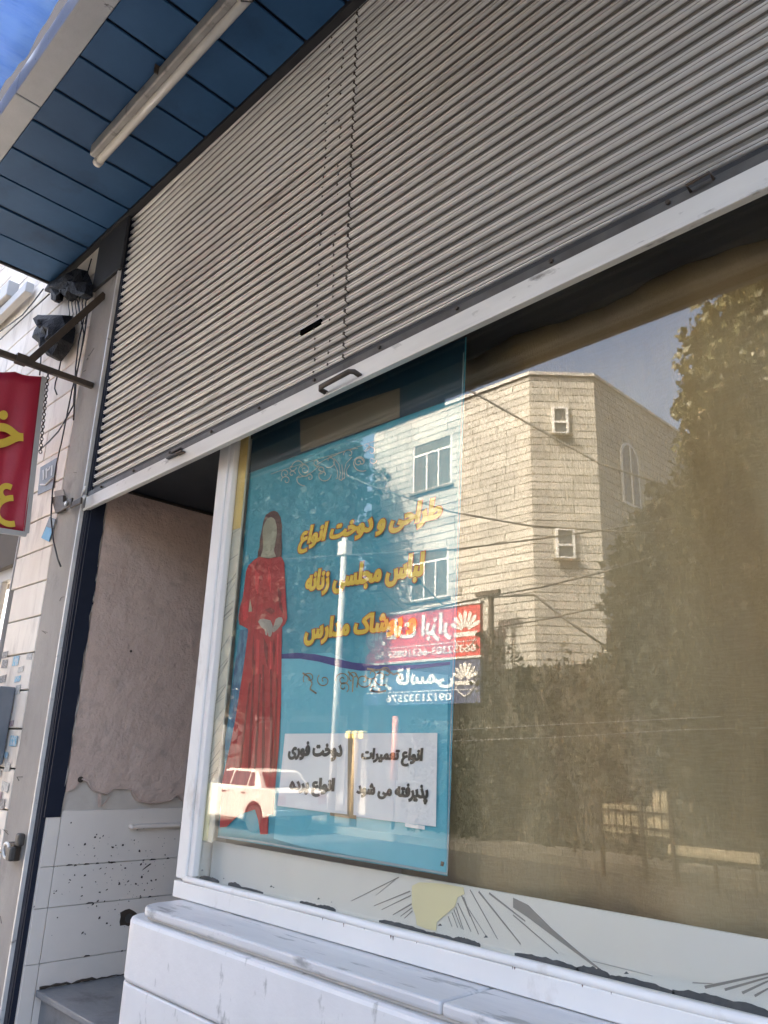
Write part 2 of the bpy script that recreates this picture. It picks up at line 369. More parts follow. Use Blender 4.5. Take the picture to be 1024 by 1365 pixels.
for i in range(14):
    y = rr.uniform(.15,1.0); z = rr.choice([.485,.765,.98])+rr.uniform(-.003,.003); w_ = rr.uniform(.02,.07)
    b.slab([(-4.7478,y,z-.003),(-4.7478,y+w_,z-.002),(-4.7478,y+w_*.8,z+.004),(-4.7478,y+w_*.3,z+.006)], (-.002,0,0))
b.slab([(-4.7478,.66,.92),(-4.7478,.72,.955),(-4.7478,.71,.958),(-4.7478,.67,.932)], (-.002,0,0))
b.build('paint_chips', M_iron, shop, kind='stuff')
b = MB(); b.tube([(-4.76,.61,.66),(-4.745,.61,.66)], .026, 9); b.build('pipe_stub', M_raildark, shop)
# threshold step
step = thing('doorstep', 'grey marble step rising into the doorway left of the white plinth', 'step', (-4.1,.2,0))
bx('tread', (-4.749,.10,.325), (-3.44,3.0,.358), M_tilegrey, step, .006)
bx('riser', (-4.749,.14,0), (-3.44,.165,.325), M_tilegrey, step)
b = MB(); rr = random.Random(5)
b.tube([(-4.745, y, .360+rr.uniform(-.004,.008)) for y in np.arange(.12,1.0,.03)], [rr.uniform(.003,.009) for _ in np.arange(.12,1.0,.03)], 5); b.build('grout_bead', M_iron, step)

# ------------------------------------------------------------------ door post and guide rail
post = thing('door_post', 'grey cement post between the stone pier and the shutter', 'post', (-5.04,0,0))
bx('post_body', (-5.245,-.02,0), (-4.858,.02,5.38), M_post, post, .004)
bx('top_shoe', (-5.252,-.045,4.93), (-4.79,-.021,5.38), M_dark, post, .004)
bx('rail_lip', (-4.856,-.035,0), (-4.838,.0,5.38), M_rail, post, .002)
bx('guide_channel', (-4.836,-.012,0), (-4.790,.0,5.38), M_navy, post)
bx('channel_return', (-4.788,-.008,0), (-4.772,.02,5.38), M_navy, post)
b = MB(); rr = random.Random(9)
for i in range(9):
    z = rr.uniform(.2,4.8); x = rr.uniform(-5.2,-4.95); b.tube([(x,-.0225,z),(x+rr.uniform(-.1,.1),-.0225,z+rr.uniform(-.02,.03)),(x+rr.uniform(.02,.14),-.0225,z+rr.uniform(-.02,.03))], .0016, 4)
b.build('cracks', M_iron, post, kind='stuff')

# ------------------------------------------------------------------ stone facade and pier at the left
pier = thing('stone_facade', 'cream stone facade left of the shutter with neat level courses and stuck-on stickers', 'facade', (-7,0,0))
bx('backing', (-17,.03,2.95), (-5.25,.40,13.6), M_joint, pier)  # unseen upper and left reach follows the roof to shade the road
bx('backing', (-5.90,.03,-.2), (-5.25,.40,2.95), M_joint, pier)
H = .2425; z0 = 2.706 - 11*H
k = 0; z = z0
while z < 7.3:
    r_ = random.Random(k)
    if z < 3.6:
        piece('stone', -5.885 + (.06 if z < 2.6 else 0), -5.249, -.022+r_.uniform(-.003,.003), .03, z+.004, z+H-.006, M_stone, pier, .004)
    else:
        xs = -5.249; off = [.9, .45][k % 2]; first = True
        while xs > -9.2:
            wd = off if first else .9; first = False
            piece('stone', max(xs-wd, -9.2)+.004, xs, -.022+r_.uniform(-.002,.002), .03, z+.004, z+H-.006, M_stone, pier, .004); xs -= wd
    k += 1; z += H
bx('edge_trim', (-5.90,-.03,0), (-5.886,.03,3.45), M_hem, pier)
# stickers on the stones
M_st = [mat('sticker_white', (.52,.52,.48), (.30,.30,.29), 60, rough=.6, blotch=.25), mat('sticker_blue', (.10,.36,.50), (.50,.52,.52), 45, rough=.6, blotch=.2),
        mat('sticker_grey', (.33,.32,.30), (.13,.12,.12), 70, rough=.6, blotch=.2), mat('sticker_pink', (.50,.38,.36), (.30,.2,.2), 55, rough=.6, blotch=.2)]
rr = random.Random(21); used = []
for i in range(110):
    zz = rr.uniform(.35, 2.22); wd = rr.uniform(.06,.14); hh = rr.uniform(.03,.07); x = rr.uniform(-5.80,-5.26-wd)
    if any(abs(x-a) < .09 and abs(zz-b_) < .05 for a, b_ in used): continue
    used.append((x, zz)); t = rr.uniform(-.1,.1)*wd
    MB().slab([(x,-.0275,zz),(x+wd,-.0275,zz+t),(x+wd,-.0275,zz+hh+t),(x,-.0275,zz+hh)], (0,.0015,0)).build('sticker', rr.choice(M_st), pier)
# upper window far left
uw = thing('upper_window', 'grey-framed upper window at the far left above the stone courses', 'window', (-8.4,0,6))
bx('frame', (-9.1,-.10,5.95), (-8.05,-.024,6.9), M_greydoor, uw, .01)
bx('pane', (-9.0,-.105,6.05), (-8.15,-.1005,6.8), mat('window_glass_blue', (.22,.30,.34), rough=.1, spec=.8), uw)
bx('conduit', (-8.2,-.16,5.62), (-7.0,-.06,5.78), M_hem, uw, .01)
# neighbour's grey steel door and lintel
nd = thing('steel_gate', 'grey steel door of vertical bars at the left edge below the red banner', 'door', (-6.7,.1,0))
bx('lintel', (-8.2,.10,3.02), (-5.90,.16,4.0), M_greydoor, nd)
bx('frame', (-8.2,.08,2.86), (-5.90,.15,3.0), M_hem, nd, .005)
bx('frame', (-6.02,.06,0), (-5.905,.15,2.86), M_greydoor, nd, .005)
for i in range(8):
    x = -6.14-i*.27; bx('bar', (x-.05,.075,0), (x,.125,2.86), M_hem, nd, .006)
    MB().box((x-.22,.135,0),(x-.05,.14,2.86)).build('panel', mat('smoked_pane', (.10,.11,.115), rough=.2), nd)
ic = thing('intercom_box', 'grey metal box with a dark screen fixed to the stone pier', 'intercom', (-5.7,-.1,1.7))
bx('case', (-6.0,-.13,1.51), (-5.44,-.03,2.0), mat('box_steel', (.20,.22,.25), (.15,.17,.19), 5, rough=.4, metal=.3), ic, .006)
bx('face_plate', (-5.97,-.136,1.54), (-5.50,-.131,1.97), M_hem, ic)
bx('screen', (-5.74,-.142,1.72), (-5.535,-.137,1.90), M_ink, ic)
bx('notice', (-5.80,-.140,1.56), (-5.54,-.137,1.68), M_st[3], ic)
MB().tube([(-5.635,-.142,1.86),(-5.62,-.146,1.84),(-5.63,-.146,1.78)], .006, 6).build('hook', M_greydoor, ic)

# number plate, blue plate
npl = thing('house_number_plate', 'small dark plate reading 121 on the stone pier beside the red banner', 'number plate', (-5.55,-.04,3.5))
q = [at(54,623,-.03), at(76,610,-.03), at(72,650,-.03), at(50,660,-.03)]
MB().slab(q, (0,.004,0)).build('plate', M_plate, npl)
M_dig = mat('plate_digits', (.55,.56,.55), rough=.5)
lettering('۱۲۱', [at(57,627,-.03), at(72,619,-.03), at(70,634,-.03), at(56,641,-.03)], M_dig, npl, .02, name='digit')
MB().tube([at(54,646,-.033), at(61,646,-.033), at(70,637,-.033)], .006, 5).build('swoosh', M_dig, npl)
bpn = thing('blue_tag', 'small faded blue tag hanging crooked on the pier below the number plate', 'tag', (-5.5,-.04,3.1))
MB().slab([at(66,689,-.034), at(74,692,-.034), at(66,722,-.034), at(55,717,-.034)], (0,.004,0)).build('upper_half', M_plate, bpn)
MB().slab([at(62,702,-.038), at(70,705,-.038), at(65,722,-.038), at(55,717,-.038)], (0,.003,0)).build('lower_half', M_blueplate, bpn)

# ------------------------------------------------------------------ roller shutter
sh = thing('roller_shutter', 'half lowered roller shutter of corrugated grey steel slats over the shop window', 'shutter', (0,0,0))
sh.location = (-1.3, 0, 3.171); sh.rotation_euler = (0, -.02, 0)
prof = [(.014,0),(.001,.0015),(-.008,.005),(-.0115,.009),(-.0095,.0125),(-.003,.0145),(-.008,.017),(-.0125,.021),(-.0115,.0245),(-.006,.0275),(.001,.031),(.005,.038),(.007,.047),(.008,.0565),(.016,.0575)]
def slat_mesh(x0, x1):
    me = bpy.data.meshes.new('slat'); v = []; f = []; n = len(prof); seg = 7
    for i in range(seg+1):
        x = x0+(x1-x0)*i/seg; v += [(x, y+.0012*math.sin(i*2.3), z) for y, z in prof]
    for i in range(seg):
        for j in range(n-1): a = i*n+j; f.append((a, a+1, a+n+1, a+n)[::-1])
    me.from_pydata(v, [], f); me.update(); me.polygons.foreach_set('use_smooth', [True]*len(me.polygons)); me.materials.append(M_slat); me.materials.append(M_slatshade)
    me.polygons.foreach_set('material_index', [0 if (k % (n-1)) in (1,2,3,6,7,8) else 1 for k in range(len(me.polygons))]); return me  # bright ridges, dark recesses: highlight and shade painted face by face
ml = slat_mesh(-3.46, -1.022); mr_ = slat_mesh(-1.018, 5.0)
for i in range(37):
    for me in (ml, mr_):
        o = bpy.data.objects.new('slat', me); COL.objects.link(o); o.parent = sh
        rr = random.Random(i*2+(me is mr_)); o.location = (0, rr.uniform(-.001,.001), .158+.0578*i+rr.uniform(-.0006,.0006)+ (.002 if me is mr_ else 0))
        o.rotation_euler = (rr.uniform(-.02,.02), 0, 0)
def lb(name, a, b, m, bev=0): 
    o = MB().box(a, b).build(name, m); o.parent = sh
    if bev: q = o.modifiers.new('b','BEVEL'); q.width = bev; q.segments = 2
    return o
lb('bottom_rail', (-3.49,-.030,.004), (5,.004,.088), M_rail, .003)
lb('rail_foot', (-3.49,-.040,-.006), (5,-.028,.010), M_rail, .003)
lb('rail_flange', (-3.49,-.020,.0905), (5,.004,.130), M_raildark, .002)
lb('rail_gap', (-3.46,-.004,.130), (5,.01,.160), M_dark)
for i in range(13):
    x = -3.3+i*.42; o = MB().tube([(x,-.020,.116),(x,-.029,.116)], .008, 8).build('bolt', M_iron); o.parent = sh
# seam clips where the slat lengths meet, and two rows of punched marks
for xs, nm in ((-1.02,'seam_clip'),):
    for i in range(36):
        rr = random.Random(i+50)
        o = MB().box((xs-.003-rr.uniform(0,.004),-.0155,.165+.0578*i),(xs+.003,-.006,.178+.0578*i+rr.uniform(0,.012))).build(nm, M_iron); o.parent = sh
b = MB()
for i in range(36):
    rr = random.Random(i+90)
    for xs in (-1.12,-1.23):
        if rr.random() < .75: x = xs+rr.uniform(-.01,.01); z = .166+.0578*i; b.box((x,-.0145,z),(x+.005,-.007,z+rr.uniform(.006,.016)))
o = b.build('punched_marks', M_iron); o.parent = sh; o['kind'] = 'stuff'
lb('lock_slot', (-1.335,-.0175,.405), (-1.185,-.004,.432), mat('slot_black', (.004,.004,.004), rough=.9, spec=0), .002)
lb('slot_lip', (-1.34,-.016,.434), (-1.17,-.006,.441), M_rail)
b = MB(); b.tube([(-1.10,-.028,.012),(-1.10,-.065,.016),(-1.085,-.078,.019),(-.90,-.078,.026),(-.885,-.065,.024),(-.885,-.028,.018)], .0115, 10)
o = b.build('handle', M_iron, smooth=True); o.parent = sh
b = MB(); b.tube([(.55,-.02,.116),(.55,-.05,.12),(.62,-.05,.125),(.62,-.02,.12)], .005, 6)
o = b.build('small_handle', M_iron, smooth=True); o.parent = sh
lb('latch', (-2.44,-.052,.062), (-2.30,-.032,.072), M_ink); lb('latch', (-2.40,-.052,.085), (-2.30,-.022,.092), M_ink); lb('latch_tongue', (-2.33,-.060,.058), (-2.27,-.03,.066), M_iron)
lb('end_bracket', (-3.62,-.075,.03), (-3.46,-.060,.072), M_iron, .004); lb('end_plate', (-3.74,-.078,.045), (-3.60,-.066,.10), M_iron, .004)
b = MB(); b.tube([(-3.67,-.079,.072),(-3.67,-.088,.072)], .014, 10); o = b.build('rivet', M_rail, smooth=True); o.parent = sh
b = MB(); b.tube([(-3.50,-.05,.09),(-3.47,-.06,.12),(-3.46,-.05,.15)], .010, 7); b.tube([(-3.52,-.05,.05),(-3.48,-.06,.05),(-3.45,-.05,.09)], .012, 7)
o = b.build('end_knuckle', M_rail, smooth=True); o.parent = sh

hb = thing('wall_bracket', 'rusty angle bracket bolted to the post just left of the shutter latch', 'bracket', (-5.2,-.05,3.25))
MB().slab([at(68,663,-.05), at(84,660,-.05), at(84,680,-.05), at(74,684,-.05)], (0,.02,0)).build('plate', M_iron, hb)
MB().slab([at(72,655,-.03), at(84,652,-.03), at(86,662,-.03), at(74,668,-.03)], (0,.02,0)).build('ear', M_post, hb)
pdl = thing('padlock', 'old steel padlock hanging from a hasp on the post at the lower left', 'padlock', (-5.0,-.05,1.1))
MB().box((-5.06,-.065,.995),(-4.95,-.022,1.09)).build('hasp', M_iron, pdl, .004)
b = MB(); c_ = Vector((-5.0,-.085,1.05)); b.tube([c_+Vector((.045*math.cos(a),-.004*math.sin(a),.04*math.sin(a))) for a in np.linspace(0,2*math.pi,14)], .009, 7); b.build('shackle', M_rail, pdl, smooth=True)
MB().box((-4.965,-.10,1.0),(-4.905,-.062,1.075)).build('body', M_raildark, pdl, .010)
MB().box((-4.935,-.075,1.08),(-4.875,-.035,1.15)).build('lug', M_raildark, pdl, .012)

# ------------------------------------------------------------------ canopy overhead
ZS = 5.39
cano = thing('canopy', 'blue grey boarded canopy over the shop front with a chipped white beam', 'canopy', (-3,-1,5.4))
rx = -6.13; xs = [rx]; x = -5.76
while x < 2.2: xs.append(x); x += .337
for i in range(len(xs)-1):
    rr = random.Random(i); dz = rr.uniform(-.003,.003)
    MB().box((xs[i]+.012,-.895,ZS+dz),(xs[i+1]-.012,-.065,ZS+.015+dz)).build('soffit_board', M_soffit, cano, .002)
bx('soffit_backing', (-6.13,-.9,ZS+.028), (2.2,.05,ZS+.05), mat('soffit_gap', (.02,.03,.05), rough=.7), cano)
bx('wall_trim', (-6.13,-.062,ZS-.02), (2.2,-.015,ZS+.03), M_dark, cano)
bx('end_trim', (-6.15,-1.05,ZS-.01), (-6.132,.0,ZS+.12), M_dark, cano)
for (xa, xb) in ((-6.13,-4.27),(-4.262,-1.5),(-1.492,2.2)):
    bx('beam', (xa,-1.052,ZS-.012), (xb,-.90,ZS+.16), M_fascia, cano, .006)
# outer deck further out over the pavement
bx('outer_deck', (-11,-2.60,ZS+.02), (3,-2.15,ZS+.07), M_dark, cano)
bx('outer_deck', (-3.08,-2.147,ZS+.02), (3,-1.056,ZS+.07), M_dark, cano)  # unseen stretch made opaque to keep light off the top slats
zv = 1.65+.643*(2*GLASS+2+2.62)
bx('added_valance', (-4.24,-2.62,zv), (3,-2.602,ZS+.10), M_dark, cano)  # valance added out of view: shades the top slats, darkens the mirrored band
bx('added_valance', (-11,-2.62,zv-.07), (-4.243,-2.602,ZS+.10), M_dark, cano)
bx('added_valance_hem', (-4.24,-2.626,zv-.012), (3,-2.598,zv+.004), M_fascia, cano)
bx('added_valance_hem', (-11,-2.626,zv-.082), (-4.243,-2.598,zv-.066), M_fascia, cano)
for x in (-10.5,-8,-5.2,-2.4,.4,2.9): bx('rafter', (x,-2.15,ZS+.075), (x+.06,-1.06,ZS+.135), M_dark, cano)
tp = MB(); nx, ny = 60, 8; rr = random.Random(4)
for i in range(nx+1):
    for j in range(ny+1):
        X = -6.6+i*3.5/nx; Y = -2.14+j*1.07/ny
        tp.v.append((X, Y, ZS+.19 + .035*math.sin(X*9+Y*2)+.02*math.sin(X*23+1.3*Y)-.03*math.sin(math.pi*j/ny)))
for i in range(nx):
    for j in range(ny): a = i*(ny+1)+j; tp.f.append((a, a+ny+1, a+ny+2, a+1))
o = tp.build('tarpaulin', M_tarp, None, smooth=True); so_ = o.modifiers.new('t','SOLIDIFY'); so_.thickness = .003
tag(o, 'creased translucent blue tarpaulin stretched beyond the canopy beam', 'tarpaulin')

# tube lamp
tl = thing('tube_lamp', 'unlit fluorescent tube lamp fixed under the canopy boards', 'lamp', (-3,-.48,5.3))
bx('housing', (-4.34,-.545,5.30), (-2.2,-.498,5.388), M_lampbody, tl, .012)
MB().tube([(-4.36,-.475,5.305),(-2.18,-.475,5.305)], .026, 16).build('tube', M_tube, tl, smooth=True)
MB().tube([(-4.375,-.475,5.305),(-4.335,-.475,5.305)], .030, 16).build('end_cap', M_tube, tl, smooth=True)
MB().box((-3.47,-.57,5.328),(-3.462,-.46,5.392)).build('joint_line', M_iron, tl)
b = MB(); b.tube([(-2.72,-.475,5.34),(-2.70,-.50,5.28),(-2.66,-.46,5.275),(-2.64,-.44,5.33)], .004, 5); b.build('wire_clip', M_cable, tl)

# ------------------------------------------------------------------ display window
win = thing('shop_window', 'large shop display window in a white painted frame reflecting the street', 'window', (-2,.1,1))
bx('frame_stile', (-3.432,.095,1.082), (-3.345,.30,3.29), M_white, win, .006)
bx('frame_bead', (-3.344,.105,1.098), (-3.305,.142,3.29), M_white, win, .004)
bx('frame_bottom', (-3.432,.090,1.004), (4.2,.30,1.072), M_white, win, .003)
b = MB(); b.tube([(x,.102+.0015*math.sin(x*13),1.083+.0015*math.sin(x*7)) for x in np.arange(-3.36,4.2,.15)], .0145, 10); b.build('bottom_bead', M_white, win, smooth=True)
bx('bead_gap', (-3.35,.0935,1.0725), (4.2,.12,1.0775), M_rust, win)
M_glass = glass_mat('window_glass', .058, (.95,.95,.93), dust=.013)
MB().box((-3.312,GLASS,1.09),(4.15,GLASS+.005,3.29)).build('glass_pane', M_glass, win)
# ragged old putty along the foot of the glass
b = MB(); rr = random.Random(12); x = -3.28
while x < 1.5:
    l = rr.uniform(.06,.26); h = rr.uniform(.007,.018); n = 18
    if rr.random() < .86:
        pts = [(x,GLASS-.003,1.094)] + [(x+l*i/n, GLASS-.003, 1.097+h*(math.sin(math.pi*(i+.4)/(n+.8))**.35)*rr.uniform(.72,1.12)) for i in range(n+1)] + [(x+l,GLASS-.003,1.094)]
        b.slab(pts, (0,.0025,0))
    for _ in range(2):
        if rr.random() < .4:
            u = x+rr.uniform(0,l); zz = 1.112+rr.uniform(0,.016); s_ = rr.uniform(.003,.009); b.slab([(u,GLASS-.003,zz),(u+s_*2,GLASS-.003,zz+s_*.4),(u+s_,GLASS-.003,zz+s_)], (0,.002,0))
    x += l*.97
b.build('old_putty', M_putty, win, kind='stuff')
b = MB()
for i in range(16):
    x = rr.uniform(-2.4,.4); l = rr.uniform(.003,.014); wd = rr.uniform(.0015,.006)
    b.slab([(x,.0885,1.0735),(x+wd,.0885,1.0735),(x+wd*.6,.0885,1.0735-l)], (0,.0012,0))
b.build('rust_streak', M_rust, win, kind='stuff')
bx('window_box_side', (-3.43,.30,.34), (-3.40,3.2,3.29), mat('box_side', (.6,.57,.53), rough=.7), win)

# plinth under the window
pl = thing('window_plinth', 'white painted masonry plinth with rounded corner and marble sill under the window', 'plinth', (-2,0,0))
def plinth_course(xa, xb, za, zb, first, dy=0.0, inset=0.0):
    """block of the plinth; the first of each course turns the corner"""
    pts = []; y0, y1 = -.14+dy, .30; r = .13
    if first:
        pts = [(xb,y0),(xb,y1),(xa,y1)]
        for i in range(9):
            a = math.pi + math.pi/2*i/8; pts.append((xa+r+r*math.cos(a), y0+r+r*math.sin(a)))
    else: pts = [(xb,y0),(xb,y1),(xa,y1),(xa,y0)]
    b = MB(); b.slab([(x, y, za) for x, y in pts], (0,0,zb-za)); return b
for ci, (za, zb) in enumerate(((0,.35),(.354,.704),(.708,.948))):
    x = -3.465; first = True; j = 0
    while x < 4:
        l = ([1.35,1.1,1.5] if ci % 2 else [2.2,1.2,1.6])[j % 3]
        plinth_course(x, min(x+l,4.2), za, zb, first, dy=random.uniform(-.0015,.0015)).build('block', M_plinth, pl, .006 if ci < 2 else .016)
        x += l+.003; first = False; j += 1
b = plinth_course(-3.38, 4.2, .949, .966, True, dy=.03); b.build('bedding', M_under if False else mat('sill_bedding', (.60,.57,.52), (.50,.48,.44), 4, rough=.7, bump=.3), pl, .01)
# marble sill slab with rounded nose and corner
def sill(xa, xb, first):
    pts = []; y0, y1 = -.128, .13; r = .11
    if first:
        pts = [(xb,y0),(xb,y1),(xa,y1)]
        for i in range(9):
            a = math.pi + math.pi/2*i/8; pts.append((xa+r+r*math.cos(a), y0+r+r*math.sin(a)))
    else: pts = [(xb,y0),(xb,y1),(xa,y1),(xa,y0)]
    MB().slab([(x,y,.965) for x, y in pts], (0,0,.036)).build('sill_slab', M_sill, pl, .010)
sill(-3.36, -1.62, True); sill(-1.615, .3, False); sill(.305, 2.2, False); sill(2.205, 4.2, False)

# ------------------------------------------------------------------ inside the window: board, blind, banner
BY = .215
M_board = mat('cream_board', (.80,.75,.61), (.75,.70,.57), 3, rough=.6); M_boardw = mat('white_board', (.82,.79,.70), (.74,.75,.74), .8, rough=.55)
M_yel = mat('yellow_panel', (.90,.66,.24), (.86,.62,.22), 2, rough=.6); M_yl2 = mat('pale_yellow', (.84,.77,.47), (.80,.73,.44), 3, rough=.6)
M_line = mat('grey_print_line', (.30,.285,.26), rough=.6)
bd = thing('display_board', 'pale display board printed with fanning lines along the foot of the window', 'board', (-2,BY,1))
def board(x0, x1, z0_, z1_, m, nm='panel', y=BY): return MB().box((x0,y,z0_),(x1,y+.012,z1_)).build(nm, m, bd)
board(-3.33, 4.1, .98, 1.243, M_boardw)
MB().box((-3.33,.150,1.246),(-3.241,.158,3.29)).build('side_strip', M_board, bd)
MB().box((-3.328,.146,2.74),(-3.243,.1485,3.285)).build('yellow_print', M_yel, bd)
MB().box((-3.328,.146,1.25),(-3.275,.1485,1.50)).build('yellow_print', M_yl2, bd)
def line(parent, pts, r=.0016, m=M_line, Y=BY-.002, nm='printed_line'):
    b = MB()
    for p, q, wd in pts:
        A, B = at(*p, Y), at(*q, Y); d = (B-A).normalized(); nn = Vector((-d.z,0,d.x))*wd
        b.slab([A-nn, B-nn*.6, B+nn*.6, A+nn], (0,.001,0))
    return b.build(nm, m, parent)
L_ = []
z8 = lambda x, y: (440+x/3.94, 1120+y/3.94)
for a, c2, wd in (((360,195),(110,320),.0018),((350,200),(240,290),.001),((420,268),(230,345),.0022),((425,290),(270,365),.0018),((428,335),(330,392),.0025),((430,355),(370,400),.002),((432,372),(390,410),.002),
               ((690,290),(780,495),.0022),((700,300),(735,400),.003),((670,330),(740,480),.0018),((660,350),(700,470),.0016),((650,365),(690,465),.0014),((640,380),(670,460),.0014),((620,400),(640,455),.0012),((720,350),(820,505),.001),
               ((735,260),(880,520),.0016),((780,270),(1000,545),.0028),((835,278),(1024,425),.0030)):
    L_.append((z8(*a), z8(*c2), wd))
z7 = lambda x, y: (684+x/3.012, 1165+y/3.012)
for a, c2, wd in (((0,165),(180,320),.0018),((0,245),(30,285),.001),((770,455),(1024,400),.0035),((850,465),(1024,415),.003),((920,478),(1024,430),.003),((970,490),(1024,460),.0028),((720,437),(800,440),.0012),((320,350),(560,410),.0006)):
    L_.append((z7(*a), z7(*c2), wd))
line(bd, L_)
MB().slab([at(*z7(*p), BY-.0025) for p in ((0,95),(60,125),(150,215),(260,310),(355,385),(330,375),(180,265),(60,175),(0,135))], (0,.001,0)).build('printed_wedge', M_line, bd)
blob = [(549,1181),(559,1176),(590,1178),(617.7,1183),(619,1192),(610,1196),(606,1209),(593,1220),(582,1229),(581,1240.6),(567,1238),(555.5,1233),(554,1221.6),(549,1206)]
MB().slab([at(*p, BY-.004) for p in blob], (0,.0015,0)).build('pale_yellow_shape', M_yl2, bd)
rr = random.Random(31); sl_ = []
for i in range(26):                # thin fan lines on the left strip
    y = 700+rr.uniform(0,330); x = 316-(y-620)*.093; sl_.append(((x-2,y+rr.uniform(8,26)), (x+12, y), .0006+rr.uniform(0,.0008)))
line(bd, sl_, Y=.148)

# the blind: sheer brown cloth hanging behind the glass
M_blind = mat('brown_mesh_blind', (.44,.325,.16), (.25,.178,.082), 1.3, (2.4,1,.5), rough=.8, bump=.4, bscale=60, dirt=(.42,.32,.175), dscale=55, dthr=.42, dwid=.5, dstretch=(.35,1,3.5), blotch=.6)  # vertical colour streaks stand in for the shading of the folds
b = MB(); nx, nz = 260, 26
for i in range(nx+1):
    for j in range(nz+1):
        X = -2.25+i*6.3/nx; t = j/nz; Z = 1.19+t*2.105
        sway = X*1.0 + (1-t)*(-.55)
        yy = .335 + .068*math.sin(sway*9.0+.6)*(.35+.65*(1-t)) + .008*math.sin(sway*21+1.1)*(1-t*.5) + .004*math.sin(X*43)
        b.v.append((X, yy, Z + (.006*math.sin(X*3.1) if j == 0 else 0)))
for i in range(nx):
    for j in range(nz): a = i*(nz+1)+j; b.f.append((a, a+nz+1, a+nz+2, a+1))
o = b.build('window_blind', M_blind, None, smooth=True); md = o.modifiers.new('t','SOLIDIFY'); md.thickness = .002
tag(o, 'brown woven curtain covering most of the window behind the glass', 'curtain')

# banner
NY = .17
ban = thing('tailor_banner', 'blue fabric banner advertising women\'s dressmaking hung inside the glass', 'banner', (-2.5,NY,2))
M_teal = mat('teal_banner_print', (.02,.26,.36), (.07,.42,.53), 1.8, (2.6,1,.35), rough=.45, bump=.25, bscale=2.5, bdist=.02, blotch=.7)
M_headshade = mat('banner_shade_blue', (.006,.045,.08), (.008,.06,.10), 2, rough=.5)  # banner blue darkened to carry the shade under the canopy
TL_, TR_, BR_, BL_ = Vector((-3.238,NY,3.285)), Vector((-1.775,NY,3.285)), at(597,1168,NY), at(290,1116,NY)
def bq(u, t): return (BL_*(1-u)+BR_*u)*(1-t)+(TL_*(1-u)+TR_*u)*t
b = MB(); nx, nz = 48, 40
for i in range(nx+1):
    for j in range(nz+1):
        p = bq(i/nx, j/nz); u, t = i/nx, j/nz
        b.v.append((p.x, p.y+.0012*math.sin(u*17+t*3)+.0008*math.sin(t*23+u*5), p.z))
for i in range(nx):
    for j in range(nz): a = i*(nz+1)+j; b.f.append((a, a+nz+1, a+nz+2, a+1))
o = b.build('sheet', M_teal, ban, smooth=True); md = o.modifiers.new('t','SOLIDIFY'); md.thickness = .0008; md.offset = -1
NZ = NY-.004
def flat(pts, m, nm, y=NZ, parent=ban, th=.0008): return MB().slab([at(px, py, y) for px, py in pts], (0,th,0)).build(nm, m, parent)
hz = 3.037
MB().slab([Vector((-3.236,NZ,hz+.006)), Vector((-1.785,NZ,hz-.01)), Vector((-1.778,NZ,3.283)), Vector((-3.236,NZ,3.283))], (0,.0008,0)).build('shade_band', M_headshade, ban)  # shaded top of the banner painted as a dark strip
flat([(400,560),(533,517),(533,556),(401,603)], mat('beige_paper', (.20,.175,.13), (.17,.15,.11), 3, rough=.7), 'taped_paper', NZ-.002)
# shaded drapes of colour in the print
M_t2 = mat('teal_light_print', (.16,.54,.66), (.09,.46,.58), 2, rough=.45); M_t3 = mat('blue_streak_print', (.02,.10,.22), (.10,.30,.42), 16, (2,1,.8), rough=.45, blotch=.3)
flat([(318,900),(327,860),(325,905),(316,950),(309,985),(300,1020),(300,985),(309,935)], M_t3, 'printed_streaks')
flat([(320,840),(331,838),(328,880),(322,915),(315,945),(309,975),(305,1000),(300,1020),(306,950),(312,895)], M_t3, 'printed_streaks', NZ+.0012)
flat([(441,870),(375,873),(375,950),(372,1040),(365,1118),(400,1128),(595,1163),(596,1000),(597,900),(540,892),(480,890)], M_t2, 'pale_print', NZ+.0015)
flat([(375,872),(395,870),(420,872),(445,877),(470,883),(500,886),(530,887),(560,886),(600,882),(600,886),(560,891),(520,894),(480,894),(455,890),(425,882),(400,878),(375,878)], mat('purple_wave', (.035,.045,.20), (.05,.06,.25), 4, rough=.5), 'printed_wave')
# figure in a red dress (flat print)
M_dress = mat('red_dress_print', (.52,.014,.028), (.30,.008,.016), 9, (9,1,.35), rough=.4, blotch=.5)
M_hair = mat('brown_hair_print', (.075,.03,.03), (.12,.05,.045), 30, rough=.5); M_skin = mat('pale_hand_print', (.42,.38,.33), (.36,.32,.28), 20, rough=.5)
M_olive = mat('blank_face_print', (.34,.34,.25), rough=.5)
zd = lambda x, y: (300+x/5.69, 660+y/5.69)
flat([zd(*p) for p in ((345,125),(372,118),(400,130),(420,165),(432,230),(428,300),(432,380),(430,450),(425,495),(380,505),(270,500),(245,480),(250,430),(262,390),(265,330),(280,260),(290,200),(310,150))], M_hair, 'printed_hair', NZ)
flat([(339,746),(346,742),(357,745),(368,743),(375,742),(379,750),(380.5,783),(382,810),(383,824),(380,832),(376,836),(375.5,860),(374.5,938),(371.5,997),(368,1036),(364,1085),(358,1086),(357,1112),(347,1112),(344,1092),(340,1079),(320,1085),(302,1102),(293,1103),(296,1042),(307,993),(314,958),(323,900),(326,880),(331,840),(330,838),(319,832),(318,822),(320,809),(324,795),(326,779),(328,762),(331,754)], M_dress, 'printed_dress', NZ-.0006)
flat([zd(*p) for p in ((300,215),(320,180),(350,165),(378,185),(392,240),(392,300),(380,370),(370,420),(385,465),(345,478),(270,470),(285,420),(290,380),(284,300),(288,250))], M_olive, 'printed_face', NZ-.0012)
M_dk = mat('dress_fold_print', (.22,.008,.016), rough=.45)
